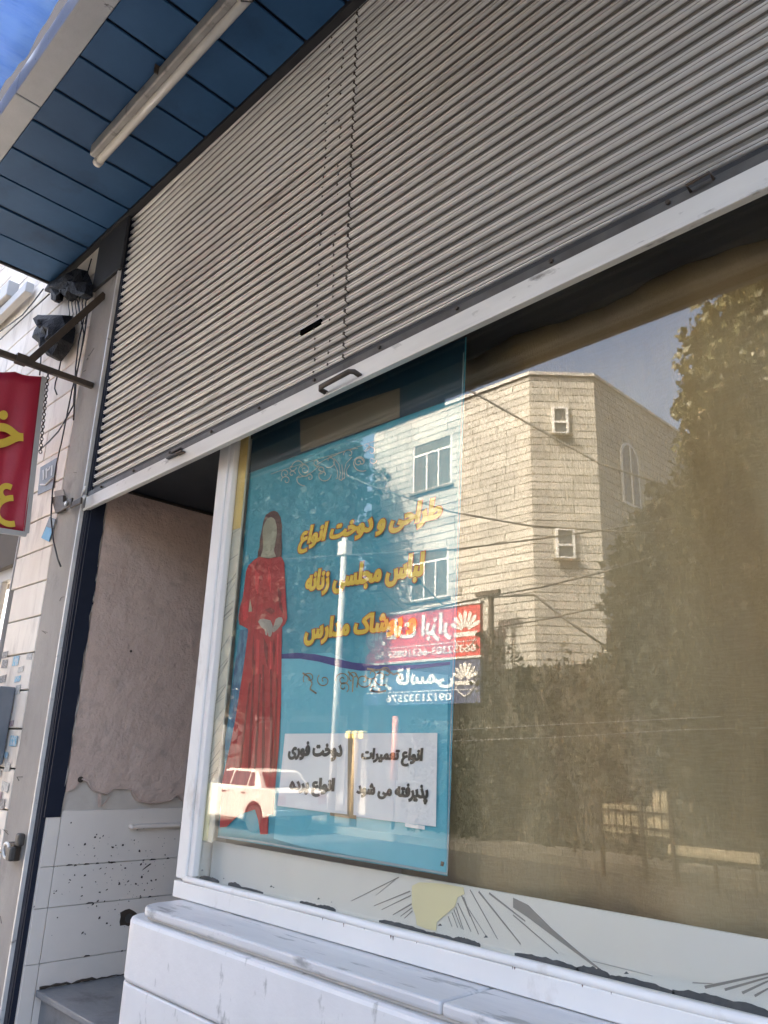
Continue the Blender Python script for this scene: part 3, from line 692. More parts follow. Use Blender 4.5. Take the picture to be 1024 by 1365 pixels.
for pts in (((200,620),(195,700),(190,790),(205,880),(178,885),(188,800)),((400,700),(430,740),(425,800),(445,900),(415,860),(405,800)),((300,870),(345,850),(380,880),(350,905)),((290,1075),(325,1150),(320,1300),(300,1200)),((250,520),(230,545),(245,500)),((370,1080),(380,1180),(372,1300),(360,1180)),((215,1050),(222,1200),(205,1340),(208,1180))):
    flat([zd(*p) for p in pts], M_dk, 'printed_fold', NZ-.0014)
M_dl = mat('dress_light_print', (.72,.05,.06), (.55,.02,.035), 20, (3,1,1), rough=.45)
for pts in (((225,560),(260,600),(250,760),(230,700)),((330,540),(350,640),(345,740),(325,650)),((130,830),(170,800),(175,930),(140,960)),((240,1090),(262,1100),(255,1360),(235,1350)),((340,1100),(352,1120),(350,1360),(338,1360)),((395,1050),(408,1060),(402,1360),(390,1360))):
    flat([zd(*p) for p in pts], M_dl, 'printed_fold', NZ-.0013)
for i, (xa, xb) in enumerate(((338,330),(350,349),(360,360),(346,338),(368,364),(332,318))):
    flat([(xa,880+i*6),(xa+2,880+i*6),(xb+4,1020),(xb,1030)], M_dk, 'printed_fold', NZ-.0014)
flat([zd(*p) for p in ((190,790),(205,870),(200,885),(178,885))], mat('belt_light', (.45,.42,.3), rough=.5), 'printed_cuff', NZ-.0017)
for pts in (((250,960),(268,940),(300,938),(345,950),(360,985),(362,1020),(352,1060),(343,1075),(330,1070),(322,1030),(318,1065),(308,1060),(300,1020),(275,1000)),((365,1000),(385,940),(410,925),(432,928),(438,955),(420,990),(395,1020),(368,1042),(360,1035))):
    flat([zd(*p) for p in pts], M_skin, 'printed_hand', NZ-.0018)
for a, c2 in (((300,975),(325,1045)),((320,970),(345,1050)),((385,985),(370,1030)),((400,985),(385,1025)),((415,980),(400,1010))):
    line(ban, [(zd(*a), zd(*c2), .0009)], Y=NZ-.0025, nm='printed_finger_line')
# ornament scrolls
M_orn = mat('cream_scroll_print', (.62,.62,.52), (.40,.48,.45), 12, rough=.5); M_orn2 = mat('dark_scroll_print', (.04,.04,.04), (.45,.38,.20), 20, rough=.5)
def spiral(b, cx, cy, r0, turns, a0, sgn=1, wdt=.8, sk=.0):
    pr = None
    n = int(18*turns)+4
    for i in range(n):
        a = a0+sgn*2*math.pi*turns*i/(n-1); r = r0*(1-i/(n-1)*.86)
        p = at(cx+r*math.cos(a), cy+r*math.sin(a)-sk*(r*math.cos(a)), NZ-.0008)
        if pr is not None:
            d = (p-pr); d.normalize(); nn = Vector((-d.z,0,d.x))*.0011*wdt; b.slab([pr-nn, p-nn, p+nn, pr+nn], (0,.0006,0))
        pr = p
zo = lambda x, y: (360+x/5.12, 580+y/5.12)
b = MB()
for cx, cy, r0, tn, a0, sg in ((105,262,32,1.2,2,1),(110,310,34,1.1,3,1),(150,265,24,1,0,-1),(235,235,48,1.7,1,1),(205,215,60,.6,3,1),(365,270,52,1.1,0,1),(345,235,30,1.2,2,-1),(270,290,26,1,4,1),(320,185,30,.9,1,1),(405,175,50,.8,2,-1),
                               (620,185,66,1.1,1,1),(605,185,34,1.4,0,-1),(690,110,40,1,3,1),(540,130,40,.8,3,1),(655,75,34,.9,2,-1),(700,170,30,1,0,1),(150,220,30,.8,0,1),(210,280,70,.35,1.2,1)):
    spiral(b, *zo(cx, cy), r0/5.12, tn, a0, sg, 2.1)
def strip(b, pts, wd):
    P = [at(*p, NZ-.0008) for p in pts]
    for k in range(len(P)-1):
        d = (P[k+1]-P[k]).normalized(); nn = Vector((-d.z,0,d.x))*wd; b.slab([P[k]-nn, P[k+1]-nn*.9, P[k+1]+nn*.9, P[k]+nn], (0,.0006,0))
for pts in ([(440,160),(470,200),(480,260),(470,300),(490,310)],[(560,150),(520,190),(505,250),(510,290),(485,310)],[(430,180),(460,240),(462,290),(450,300)],[(545,200),(520,240),(525,270),(540,280)],[(400,150),(440,140),(480,120),(520,105),(560,95),(600,90)],[(320,200),(370,170),(420,150)],[(180,290),(240,280),(290,250),(330,215)],[(490,200),(495,260),(492,300)]):
    strip(b, [zo(*p) for p in pts], .002)
strip(b, [(361,632),(375,627),(420,613),(460,601),(500,588),(505,586)], .0012)
b.build('ornament', M_orn, ban)
zp = lambda x, y: (380+x/5.12, 860+y/5.12)
b = MB()
for cx, cy, r0, tn, a0, sg in ((165,225,45,1.1,2.5,1),(265,240,48,1.3,4,-1),(395,235,50,1.5,3,1),(400,285,40,1.2,1,-1),(470,210,40,.9,2,1),(535,240,55,1.3,0,1),(590,195,45,1,3,-1),(655,220,58,1.1,1,1),(690,190,50,.9,3,1),(610,290,40,.8,0,1)):
    spiral(b, *zp(cx, cy), r0/5.12, tn, a0, sg, 2.2)
for pts in ([(120,190),(160,215),(185,260),(170,300),(215,330)],[(430,180),(465,215),(460,320)],[(480,190),(500,230),(490,290)],[(700,170),(740,200),(770,190),(790,230)],[(560,160),(620,170),(680,165),(720,190)],[(580,310),(640,320),(690,310)]):
    strip(b, [zp(*p) for p in pts], .004)
b.build('ornament', M_orn2, ban)
# yellow headline with a red-brown edge
M_letter = mat('yellow_letters', (.85,.60,.06), (.80,.54,.05), 5, rough=.5); M_edge = mat('red_letter_edge', (.42,.07,.03), rough=.5)
for body, qd in ((shape('طراحی و دوخت انواع'), ((402,703),(591,661),(588,705),(396,739))), (shape('لباس مجلسی زنانه'), ((409,761),(567,735),(566,777),(406,797))), (shape('و پوشاک مدارس'), ((407,824),(556,811),(555,847),(405,864)))):
    lettering(body, [at(px, py, NZ-.0015) for px, py in qd], M_letter, ban, .058, .12, outline=(.098, M_edge), lift=.0007)
flat([(588,1148),(592,1149),(591,1155),(587,1154)], M_iron, 'eyelet', NZ-.001)
b = MB(); strip(b, [(290,1115),(345,1122),(400,1132),(500,1148),(596,1165)], .004); b.build('hem', mat('banner_hem', (.30,.42,.46), rough=.5), ban)
b = MB(); strip(b, [(596,1164),(600,1000),(610,730),(618,470)], .003); b.build('hem', MATS['banner_hem'], ban)

# taped notice sheet
PY = NZ-.006
nts = thing('notice_sheet', 'white paper notice in black Persian lettering taped to the lower half of the blue banner', 'notice', (-2.4,PY,1.7))
def fl2(pts, m, nm, y=PY, th=.0008): return MB().slab([at(px, py, y) for px, py in pts], (0,th,0)).build(nm, m, nts)
fl2([(380,978),(467,977.5),(466,1087),(370,1074)], M_paper, 'sheet'); fl2([(469,977.5),(583,977),(581,1102),(468,1088)], M_paper, 'sheet')
M_tape = mat('brown_tape', (.34,.27,.17), (.28,.22,.14), 8, rough=.4)
fl2([(464,978),(472,978),(471,1090),(463,1088)], M_tape, 'tape', PY-.0012); fl2([(440,1083),(475,1087),(475,1092),(440,1087)], M_tape, 'tape', PY-.0018)
fl2([(540,1097),(566,1101),(566,1106),(540,1102)], M_paper, 'tape', PY-.0018)
for body, qd in ((shape('دوخت فوری'), ((384,989),(457,986),(457,1016),(384,1013))), (shape('انواع تعمیرات'), ((482,997),(565,997),(564,1023),(481,1019))), (shape('انواع پرده'), ((386,1036),(447,1037),(447,1064),(386,1060))), (shape('پذیرفته می شود'), ((475,1042),(572,1045),(571,1073),(475,1064)))):
    lettering(body, [at(px, py, PY-.001) for px, py in qd], M_ink, nts, .066, .1, lift=.0006)

# ------------------------------------------------------------------ red banner on its bar, brace, chain, boxes, cables
bar = thing('sign_bracket', 'dark iron bar with diagonal brace reaching out from the post above the red banner', 'bracket', (-5,0,4.06))
MB().box((-5.02,-1.3,4.045),(-4.985,-.02,4.085)).build('bar', M_iron, bar, .003)
A = atx(38,483,-5.0); B_ = Vector((-5.06,-.02,4.83)); d = (B_-A).normalized(); s_ = Vector((.018,0,0)); u_ = d.cross(Vector((1,0,0)))*.024
MB().slab([A-u_-s_, A+u_-s_, A+u_+s_, A-u_+s_], B_-A).build('brace', M_iron, bar, .003)
MB().box((-5.03,-.55,4.04),(-4.975,-.48,4.10)).build('clamp', M_iron, bar)
rb = thing('red_banner', 'red vinyl banner with yellow letters hanging edge-on from the bar at the left', 'banner', (-5.1,-.7,3.5))
b = MB(); nx, nz = 24, 16
c0, c1, c2_, c3 = atx(57,502,-5.08), atx(-60,482,-5.08), atx(-60,694,-5.08), atx(32,711,-5.08)
for i in range(nx+1):
    for j in range(nz+1):
        u, t = i/nx, j/nz; p = (c0*(1-u)+c1*u)*(1-t)+(c3*(1-u)+c2_*u)*t
        b.v.append((p.x+.012*math.sin(u*9+t*2)*(1-t*.6)+.006*math.sin(u*20-t*5), p.y, p.z-.015*math.sin(math.pi*((u*3) % 1))*(1-t)))
for i in range(nx):
    for j in range(nz): a = i*(nz+1)+j; b.f.append((a, a+nz+1, a+nz+2, a+1))
o = b.build('sheet', M_red, rb, smooth=True); md = o.modifiers.new('t','SOLIDIFY'); md.thickness = .002
MB().slab([atx(56,501,-5.07), atx(62,503,-5.07), atx(39,711,-5.07), atx(31,711,-5.07)], (-.004,0,0)).build('side_hem', M_hem, rb)
MB().slab([atx(-60,694,-5.06), atx(37,709,-5.06), atx(35,715,-5.06), atx(-60,702,-5.06)], (-.02,0,0)).build('bottom_hem', M_hem, rb)
lettering(shape('خ', True), [atx(-14,546,-5.055), atx(31,549,-5.055), atx(31,603,-5.055), atx(-14,596,-5.055)], M_yellow, rb, .03, .1, nrm=Vector((1,0,0)))
lettering(shape('ع'), [atx(-6,642,-5.055), atx(24,646,-5.055), atx(20,706,-5.055), atx(-8,696,-5.055)], M_yellow, rb, .03, .1, nrm=Vector((1,0,0)))
ch = thing('chain', 'thin rusty chain hanging from the bar down beside the red banner', 'chain', (-5.05,-.25,4))
p0, p1 = atx(64,500,-5.04), atx(54,602,-5.04)
for i in range(26):
    c_ = p0.lerp(p1, i/25); L2 = (p1-p0).length/25*.62; ax = Vector((0,1,0)) if i % 2 else Vector((1,0,0))
    b = MB(); b.tube([c_+ax*(.010*math.cos(a))+Vector((0,0,L2*math.sin(a))) for a in np.linspace(0,2*math.pi,9)], .0032, 5); b.build('link', M_iron, ch, smooth=True)

def crumple(name, label, cat, c, pts, depth, m, seed):
    """a bag or box wrapped in torn plastic: outline in the facade plane, folded front, real depth"""
    rr = random.Random(seed); n = len(pts); cx = sum(p[0] for p in pts)/n; cz = sum(p[1] for p in pts)/n; b = MB(); Y = c
    rings = [(1,0),(.86,.55),(.55,.9),(.25,1.0)]
    for s_, dd in rings:
        for (x, z) in pts: b.v.append((cx+(x-cx)*s_+rr.uniform(-.02,.02)*(s_<1), Y-depth*dd*rr.uniform(.7,1.15), cz+(z-cz)*s_+rr.uniform(-.02,.02)*(s_<1)))
    for r_ in range(len(rings)-1):
        for k in range(n): a = r_*n+k; a2 = r_*n+(k+1) % n; b.f.append((a, a2, a2+n, a+n))
    b.f.append(tuple((len(rings)-1)*n+k for k in range(n))); b.f.append(tuple(n-1-k for k in range(n)))
    o = b.build(name, m); return tag(o, label, cat)
def P2(lst, Y): return [(at(px,py,Y).x, at(px,py,Y).z) for px, py in lst]
crumple('wrapped_lamp', 'black plastic wrapped box hanging behind the diagonal brace', 'box', -.06, P2([(60,424),(70,425),(84,422),(98,421),(101,440),(98,460),(92,470),(82,482),(77,481),(62,466),(54,457),(54,445),(57,436)], -.06), .14, M_bag, 2)
zt2 = lambda x, y: (x/6.206, 340+y/6.206)
crumple('torn_cable_bundle', 'torn black plastic over a cable bundle under the end of the canopy', 'cable bundle', -.06, P2([zt2(*p) for p in ((420,235),(520,170),(640,110),(720,130),(745,180),(770,250),(768,345),(720,380),(690,330),(660,340),(600,390),(560,375),(530,330),(520,380),(490,400),(455,390),(430,320),(370,300))], -.06), .07, M_bag, 5)
cabs = [([(122,345),(117,362),(116,390),(112,425),(105,455),(101,490),(100,510),(98,540),(86,562),(78,575),(66,588),(52,601)], 'thin black cable looping from the canopy end down across the pier'),
        ([(118,410),(112,450),(104,490),(96,520),(88,560),(82,590),(75,620),(70,655),(68,690),(71,720),(77,745),(81,755)], 'long black cable running down past the number plate'),
        ([(54,432),(51,445),(52,458),(55,470),(54,490),(53,500)], 'short black cable curving beside the wrapped box'),
        ([(58,385),(45,402),(30,420),(14,432),(0,442)], 'black cable drooping over the stone from the canopy end to the left edge'),
        ([(66,392),(44,412),(20,434),(0,453)], 'lower black cable stretched over the stone towards the left edge'),
        ([(81,482),(79,492),(77,500),(74,510),(73,518),(76,526)], 'frayed wire end below the wrapped box'),
        ([(103,400),(108,425),(112,445),(108,470),(102,500),(98,560)], 'middle black cable dropping from the torn bundle')]
for pts, lab in cabs:
    o = MB().tube([at(px, py, -.05 - .004*(i % 3)) for i, (px, py) in enumerate(pts)], .0055, 6).build('cable', M_cable, None, smooth=True); tag(o, lab, 'cable', 'cables on the stone facade')
for k in range(6):
    x = 92+k*4.6; o = MB().tube([at(x+2,392,-.07), at(x-1,404,-.07), at(x+1,418,-.07), at(x-2,432,-.07)], .004, 5).build('cable', M_cable, None, smooth=True)
    tag(o, 'one of six short black wires dangling under the torn bundle', 'cable', 'wires dangling under the torn bundle')
o = MB().box((-8.4,-.12,5.50),(-6.6,-.05,5.60)).build('wall_conduit', M_hem, None, .006); tag(o, 'pale horizontal conduit on the stone under the left end of the canopy', 'conduit')

# ------------------------------------------------------------------ across the street (seen mirrored in the glass)
M_os = mat('beige_stone_slab', (.44,.42,.375), (.32,.305,.272), .8, (1,1,2.6), rough=.6, bump=.1, rand=.17, dirt=(.60,.54,.42), dscale=1.8, dthr=.6, dwid=.2, dstretch=(.6,.6,2))
M_osj = mat('slab_joint', (.11,.09,.065), rough=.9); M_wframe = mat('white_window_frame', (.72,.72,.70), rough=.4)
M_wglass = mat('dark_window_glass', (.06,.07,.075), (.09,.10,.10), 2, rough=.12, spec=.7)
FY = -14.04; CX = -11.08; SXX = -9.83; CYY = FY-(SXX-CX); TOPZ = 11.9; LX = -17.25
ob = thing('stone_apartment_building', 'beige stone clad corner building with a chamfered corner across the street', 'building', (-13,-18,0))
MB().slab([(LX,FY-.04,0),(CX-.02,FY-.04,0),(SXX-.04,CYY-.02,0),(SXX-.04,-27,0),(LX,-27,0)], (0,0,TOPZ-.05)).build('core', M_osj, ob)
MB().slab([(LX-.05,FY+.05,TOPZ-.04),(CX+.02,FY+.05,TOPZ-.04),(SXX+.05,CYY+.02,TOPZ-.04),(SXX+.05,-27,TOPZ-.04),(LX-.05,-27,TOPZ-.04)], (0,0,.10)).build('coping', M_hem, ob)
def vx(px, py): p = across(px, py, FY); return p.x, p.z
# window openings on the street face
def opening(TLp, BRp):
    (xa, za), (xb, zb) = vx(*TLp), vx(*BRp); return xa, xb, zb, za
w1 = (across(550,625,FY).x, across(602,610,FY).x, across(575,652,FY).z, across(575,585,FY).z)
w2_ = (across(547,760,FY).x, across(597.5,760,FY).x, across(572,799,FY).z, across(572,731,FY).z)
holes = [w1, w2_]
HS = .213
def rowfill(a, bnd, z, holes_):
    segs = [(a, bnd)]
    for h in holes_:
        if z+HS*.6 > h[2] and z+HS*.4 < h[3]:
            ns = []
            for s0, s1 in segs:
                if h[0] > s0 and h[1] < s1: ns += [(s0, h[0]), (h[1], s1)]
                else: ns.append((s0, s1))
            segs = ns
    return segs
def os_piece(p0, ux, l, z, h, parent, nrm):
    key = ('os', round(l, 2)); 
    if key not in SM:
        me = bpy.data.meshes.new('stone_slab'); b = MB(); b.box((0,-.03,0),(round(l,2)-.02,0,h-.022)); me.from_pydata(b.v, [], b.f); me.materials.append(M_os); me.update(); SM[key] = me
    o = bpy.data.objects.new('stone_slab', SM[key]); COL.objects.link(o); o.parent = parent
    o0 = ORG[parent.name]; p = p0+nrm*random.uniform(-.004,.006)
    o.location = p-o0; o.rotation_euler = (0,0,math.atan2(ux.y, ux.x)); o.location.z = z-o0.z
cnt = 0; stuffb = MB()
z = .0; k = 0
while z < TOPZ-.06:
    rr = random.Random(k)
    for face in (0, 1):
        if face == 0: segs = rowfill(LX, CX, z, holes); base = lambda t: Vector((t, FY-.01, z)); ux = Vector((1,0,0)); nr = Vector((0,1,0))
        else:
            ln = math.hypot(SXX-CX, CYY-FY); hh = [(.62,1.02,7.6+.5,8.6+.5),(.62,1.02,4.75,5.55)]
            segs = rowfill(0, ln, z, CHH) if 'CHH' in globals() else [(0, ln)]
            ux = Vector((1,-1,0)).normalized(); nr = Vector((1,1,0)).normalized()
        for s0, s1 in segs:
            t = s0
            while t < s1-.02:
                l = rr.choice([.9,1.2,1.5]) if t > s0 else rr.choice([.5,.8,1.1])
                if s1-(t+l) < .35: l = s1-t
                l = round(l, 2)
                P = Vector((t, FY-.01, z)) if face == 0 else Vector((CX, FY-.01, z))+ux*t
                if z > 3.3 and cnt < 299: os_piece(P, ux, l, z, HS, ob, nr); cnt += 1
                else:
                    q = P+ux*(l-.012); a = nr*.0; bb = -nr*.03
                    stuffb.slab([P, q, q+bb, P+bb], (0,0,HS-.022))
                t += l
    k += 1; z += HS
# side face courses, joined
z = 0
while z < TOPZ-.06:
    rr = random.Random(int(z*100)); y = CYY
    while y > -27:
        l = rr.choice([1.2,1.6,2.0]); stuffb.box((SXX-.03, max(y-l,-27)+.012, z), (SXX, y, z+HS-.022)); y -= l
    z += HS
stuffb.build('stone_slabs', M_os, ob, kind='stuff')
def sash(par, P, ux, wd, ht, nr, cols, transom, nm='window'):
    """window with frame, mullions and pane, P = lower left corner"""
    def bxx(a0, a1, b0, b1, d0, d1, name, m, pr):
        b = MB(); q = [P+ux*a0+nr*d0, P+ux*a1+nr*d0, P+ux*a1+nr*d1, P+ux*a0+nr*d1]; b.slab([Vector((v.x,v.y,P.z+b0)) for v in q], (0,0,b1-b0)); return b.build(name, m, pr)
    f = bxx(0,wd,0,ht,-.14,-.06,nm,M_wframe,par)
    ORG[f.name] = ORG[par.name]
    bxx(.05,wd-.05,.05,ht-.05,-.075,-.055,'pane',M_wglass,f)
    for c in cols: bxx(c*wd-.025,c*wd+.025,.04,ht*transom,-.06,-.02,'mullion',M_wframe,f)
    if transom < 1: bxx(.04,wd-.04,ht*transom-.03,ht*transom+.03,-.06,-.018,'transom',M_wframe,f)
    for (a0,a1,b0,b1) in ((0,.06,0,ht),(wd-.06,wd,0,ht),(.06,wd-.06,0,.06),(.06,wd-.06,ht-.06,ht)): bxx(a0,a1,b0,b1,-.06,-.015,'frame',M_wframe,f)
    bxx(-.08,wd+.08,-.07,0,-.03,.06,'sill',M_osj,f)
for h in holes: sash(ob, Vector((h[0], FY, h[2])), Vector((1,0,0)), h[1]-h[0], h[3]-h[2], Vector((0,1,0)), (.36,.66), .74)
# chamfer windows: intersect the mirrored ray with the chamfer plane
def cham(px, py):
    d = ray(px, py); d = Vector((d.x, -d.y, d.z)); o_ = Vector((EYE.x, 2*GLASS-EYE.y, EYE.z)); n = Vector((1,1,0))
    t = (n.dot(Vector((CX,FY,0))) - n.dot(o_))/n.dot(d); return o_+d*t
ux = Vector((1,-1,0)).normalized(); nr = Vector((1,1,0)).normalized()
for TLp, BRp in (((735,543),(758,580)),((740,704),(767,746))):
    A, B_ = cham(*TLp), cham(*BRp); wd = (Vector((B_.x,B_.y,0))-Vector((A.x,A.y,0))).length
    P = Vector((A.x, A.y, B_.z))
    sash(ob, P+nr*.085, ux, wd, A.z-B_.z, nr, (), .45)
# arched window on the shaded side
yc = -17.0; b = MB(); pts = [(SXX+.06, yc-.5, 8.5),(SXX+.06, yc+.5, 8.5),(SXX+.06, yc+.5, 9.9)]+[(SXX+.06, yc+.5*math.cos(a), 9.9+.5*math.sin(a)) for a in np.linspace(.2,math.pi-.2,9)]+[(SXX+.06, yc-.5, 9.9)]
f = MB().slab(pts, (-.05,0,0)).build('arched_window', M_wframe, ob)
b = MB(); sc = lambda p: (SXX+.065, yc+(p[1]-yc)*.86, 9.4+(p[2]-9.4)*.92); b.slab([sc(p) for p in pts], (-.01,0,0)).build('pane', M_wglass, f)
MB().box((SXX+.06,yc-.02,8.55),(SXX+.09,yc+.02,10.3)).build('mullion', M_wframe, f)

# buildings further off
cb = thing('cream_building', 'cream plastered building showing past the roofline of the stone building', 'building', (-14,-38,0))
bx('wall', (-19,-44,0), (-9,-36,15.2), mat('cream_render', (.62,.52,.33), (.56,.47,.30), 1, rough=.8), cb)
for i in range(4):
    for kx in range(3):
        f = bx('window', (-17.5+kx*3,-36.02,2+i*3.3), (-16+kx*3,-35.96,3.7+i*3.3), M_wframe, cb); MB().box((-17.4+kx*3,-35.958,2.1+i*3.3),(-16.1+kx*3,-35.95,3.6+i*3.3)).build('pane', M_wglass, f)
lbld = thing('brown_shop_row', 'low dark brick building beside the stone building across the street', 'building', (-24,-17,0))
bx('wall', (-40,-24,0), (-17.6,-14.6,6.4), mat('brown_brick', (.11,.085,.06), (.08,.06,.045), 3, rough=.85), lbld)
bx('parapet', (-40,-14.6,6.2), (-17.6,-14.45,6.6), M_osj, lbld)
for i in range(5):
    x = -21.5-i*3.8; f = bx('shopfront', (x,-14.62,.2), (x+3,-14.54,2.8), M_greydoor, lbld); MB().box((x+.15,-14.545,.5),(x+2.85,-14.535,2.6)).build('pane', M_wglass, f)
    f = bx('window', (x+.4,-14.62,3.8), (x+2.2,-14.54,5.4), M_wframe, lbld); MB().box((x+.5,-14.545,3.9),(x+2.1,-14.535,5.3)).build('pane', M_wglass, f)

bx('shopfront_frame', (-16.9,FY-.0,-.05), (-12.2,FY+.10,3.15), M_dark, ob)
for i in range(4):
    x = -16.8+i*1.15; MB().box((x,FY+.101,.1),(x+1.08,FY+.115,3.05)).build('shop_pane', mat('dim_shop_glass', (.03,.032,.034), (.06,.055,.05), 3, rough=.15), ob)
# shop signs on the building
SY = -13.3
M_sr = mat('red_sign', (.46,.05,.05), (.40,.04,.04), 2, rough=.4); M_sb = mat('navy_sign', (.035,.045,.10), (.045,.06,.12), 2, rough=.4); M_sw = mat('white_letters', (.60,.58,.55), rough=.5)
xl, xr = across(487,870,SY).x, across(640,870,SY).x
zt_, zm, zb_ = across(560,815,SY).z, across(560,881,SY).z, across(560,939,SY).z
s1 = thing('red_shop_sign', 'red tool shop sign with white letters and emblem, upper of two reflected signs', 'sign', (-14.5,SY,4.8))
bx('panel', (xl,SY-.12,zm+.03), (xr,SY,zt_), M_sr, s1); bx('frame', (xl-.04,SY-.14,zt_), (xr+.04,SY+.03,zt_+.07), M_hem, s1); bx('frame', (xl-.04,SY-.14,zm-.03), (xr+.04,SY+.03,zm+.03), M_hem, s1)
s2 = thing('navy_shop_sign', 'dark blue tool shop sign with white letters and phone number, lower of two reflected signs', 'sign', (-14.5,SY,3.6))
bx('panel', (xl,SY-.12,zb_), (xr,SY,zm-.033), M_sb, s2)
W_, H1, H2 = xr-xl, zt_-zm, zm-zb_
def sgn(body, u0, u1, v0, v1, zb, h, par, off=.02, nm='lettering'):
    # a sign faces +y, so that, read from the street, it starts at its right-hand x
    Y = SY+.006; q = [Vector((xl+W_*u1,Y,zb+h*v1)), Vector((xl+W_*u0,Y,zb+h*v1)), Vector((xl+W_*u0,Y,zb+h*v0)), Vector((xl+W_*u1,Y,zb+h*v0))]
    lettering(body, q, M_sw, par, off, 0, name=nm, nrm=Vector((0,1,0)), lift=.004)
sgn(shape('واردات ابزار'), .02, .78, .36, .92, zm, H1, s1, .035)
sgn('66352303-66310855-56', .10, .97, .10, .25, zm, H1, s1, .02)
sgn(shape('ابزار قاسمی'), .0, .80, .34, .86, zb_, H2, s2, .035)
sgn('09121332576', .22, .78, .07, .24, zb_, H2, s2, .02)
def emblem(par, zb, h):
    cx = xl+W_*.885; r = h*.30; cz = zb+h*.50; Y = SY+.006; b = MB()
    for a in np.linspace(-1.15,1.15,7):
        d = Vector((math.sin(a),0,math.cos(a))); s_ = Vector((math.cos(a),0,-math.sin(a))); o_ = Vector((cx,Y,cz))
        b.slab([o_+d*r*.25-s_*r*.07, o_+d*r*1.15-s_*r*.15, o_+d*r*1.35, o_+d*r*1.15+s_*r*.15, o_+d*r*.25+s_*r*.07], (0,.004,0))
    b.slab([(cx-r,Y,cz-r*.05),(cx+r,Y,cz-r*.05),(cx+r*.9,Y,cz-r*.35),(cx-r*.9,Y,cz-r*.35)], (0,.004,0))
    b.tube([(cx-r*.85,Y+.004,cz-r*.5),(cx-r*.6,Y+.004,cz-r*.85),(cx,Y+.004,cz-r*1.2),(cx+r*.6,Y+.004,cz-r*.85),(cx+r*.85,Y+.004,cz-r*.5)], r*.05, 5)
    b.build('emblem', M_sw, par)
emblem(s1, zm, H1); emblem(s2, zb_, H2)
bx('rule_line', (xl+.1,SY,zm+H1*.30), (xr-.1,SY+.008,zm+H1*.315), M_sw, s1); bx('rule_line', (xl+.1,SY,zb_+H2*.29), (xr-.1,SY+.008,zb_+H2*.305), M_sw, s2)
for i, u in enumerate((.02,.35,.70)):
    x = xl+W_*u; la = thing('sign_lamp', ['floodlight arm over the left end of the red sign', 'floodlight arm over the middle of the red sign', 'floodlight arm over the emblem end of the red sign'][i], 'lamp', (x,SY,zt_), 'floodlight arms over the red sign')
    MB().tube([(x,SY-.1,zt_+.05),(x-.5,SY+.5,zt_+.75)], .022, 6).build('arm', M_dark, la); MB().box((x-.72,SY+.42,zt_+.62),(x-.40,SY+.66,zt_+.76)).build('head', M_dark, la, .02)
pp = thing('steel_sign_post', 'steel post beside the right-hand end of the reflected signs', 'post', (xr+.25,SY,0))
MB().tube([(xr+.28,SY-.1,-.05),(xr+.28,SY-.1,zt_+.25)], .07, 8).build('pole', M_iron, pp); MB().box((xr-.2,SY-.16,zt_+.2),(xr+.55,SY-.04,zt_+.3)).build('cross_arm', M_iron, pp)

# poles and wires
def pole(name, label, px, y0, y1, Y, r, m, cat='pole', extra=None):
    a = across(px, y1, Y); t = across(px, y0, Y); th = thing(name, label, cat, (a.x, Y, -.2))
    MB().tube([(a.x,Y,a.z if extra else -.2),(a.x,Y,t.z)], [r,r*.8], 10).build('shaft', m, th, smooth=True)
    if extra: MB().tube([(a.x,Y,-.2),(a.x,Y,a.z)], [r*.5,r*.5], 8).build('base', extra, th)
    return th, a.x, t.z
M_wp = mat('white_pole_paint', (.52,.51,.49), (.40,.39,.37), 6, rough=.5, dirt=(.2,.18,.15), dscale=3)
th, x, z = pole('street_pole', 'tall white painted street pole reflected across the banner', 441, 722, 1085, -11.9, .105, M_wp)
MB().box((x-.17,-12.05,z-.5),(x+.17,-11.8,z-.1)).build('box', M_wp, th)
th, x, z = pole('lamp_post', 'short brown post topped with a yellow lamp reflected in the notice sheet', 470, 985, 1090, -11.8, .10, mat('brown_post', (.30,.21,.10), rough=.6), 'lamp post')
for a in (-.25, 0, .25): MB().box((x+a-.09,-11.9,z),(x+a+.09,-11.72,z+.20)).build('lamp_shade', mat('yellow_shade', (.78,.60,.18), rough=.4), th, .03)
th, x, z = pole('orange_post', 'pale orange marker post reflected near the centre of the banner', 525, 955, 1040, -12.2, .10, mat('orange_paint', (.50,.18,.11), rough=.5), 'marker post', M_dark)
M_wire = mat('overhead_wire', (.03,.028,.025), rough=.6)
wires = [([(560,470),(625,520),(700,562),(800,618),(912,655)], -9, .022, 'thick overhead cable slanting down across the reflected stone corner'),
         ([(420,615),(495,648),(600,682),(700,700),(815,708),(900,712)], -9, .018, 'overhead cable sagging across the middle of the reflected building'),
         ([(380,745),(500,738),(600,733),(720,718),(815,705),(900,690)], -9, .017, 'thin overhead cable rising rightwards below the upper windows'),
         ([(560,815),(650,795),(720,783),(806,762),(880,740)], -10, .020, 'overhead cable rising to the right above the shop signs'),
         ([(712,793),(760,830),(812,865)], -11, .024, 'stay wire slanting steeply down the chamfered corner'),
         ([(650,838),(730,825),(812,806),(870,790)], -10, .016, 'faint lower cable crossing the chamfered corner'),
         ([(650,796),(690,794),(712,793)], -11, .022, 'short cable joining the stay wire at the corner'),
         ([(545,590),(600,600),(900,972),(1024,957)][2:], -9, .009, 'pale low cable over the brown curtain at right'),
         ([(600,973),(760,965),(900,958),(1024,952)], -9, .008, 'upper of two faint low cables at the foot of the trees'),
         ([(600,988),(760,982),(900,973),(1024,970)], -9, .008, 'lower of two faint low cables at the foot of the trees')]
for i, (pts, Y, r, lab) in enumerate(wires):
    if i == 7: continue
    mm = M_wire if i < 8 else M_hem
    o = MB().tube([across(px, py, Y) for px, py in pts], r, 6).build('overhead_wire', mm, None, smooth=True); tag(o, lab, 'cable', 'overhead cables across the street')

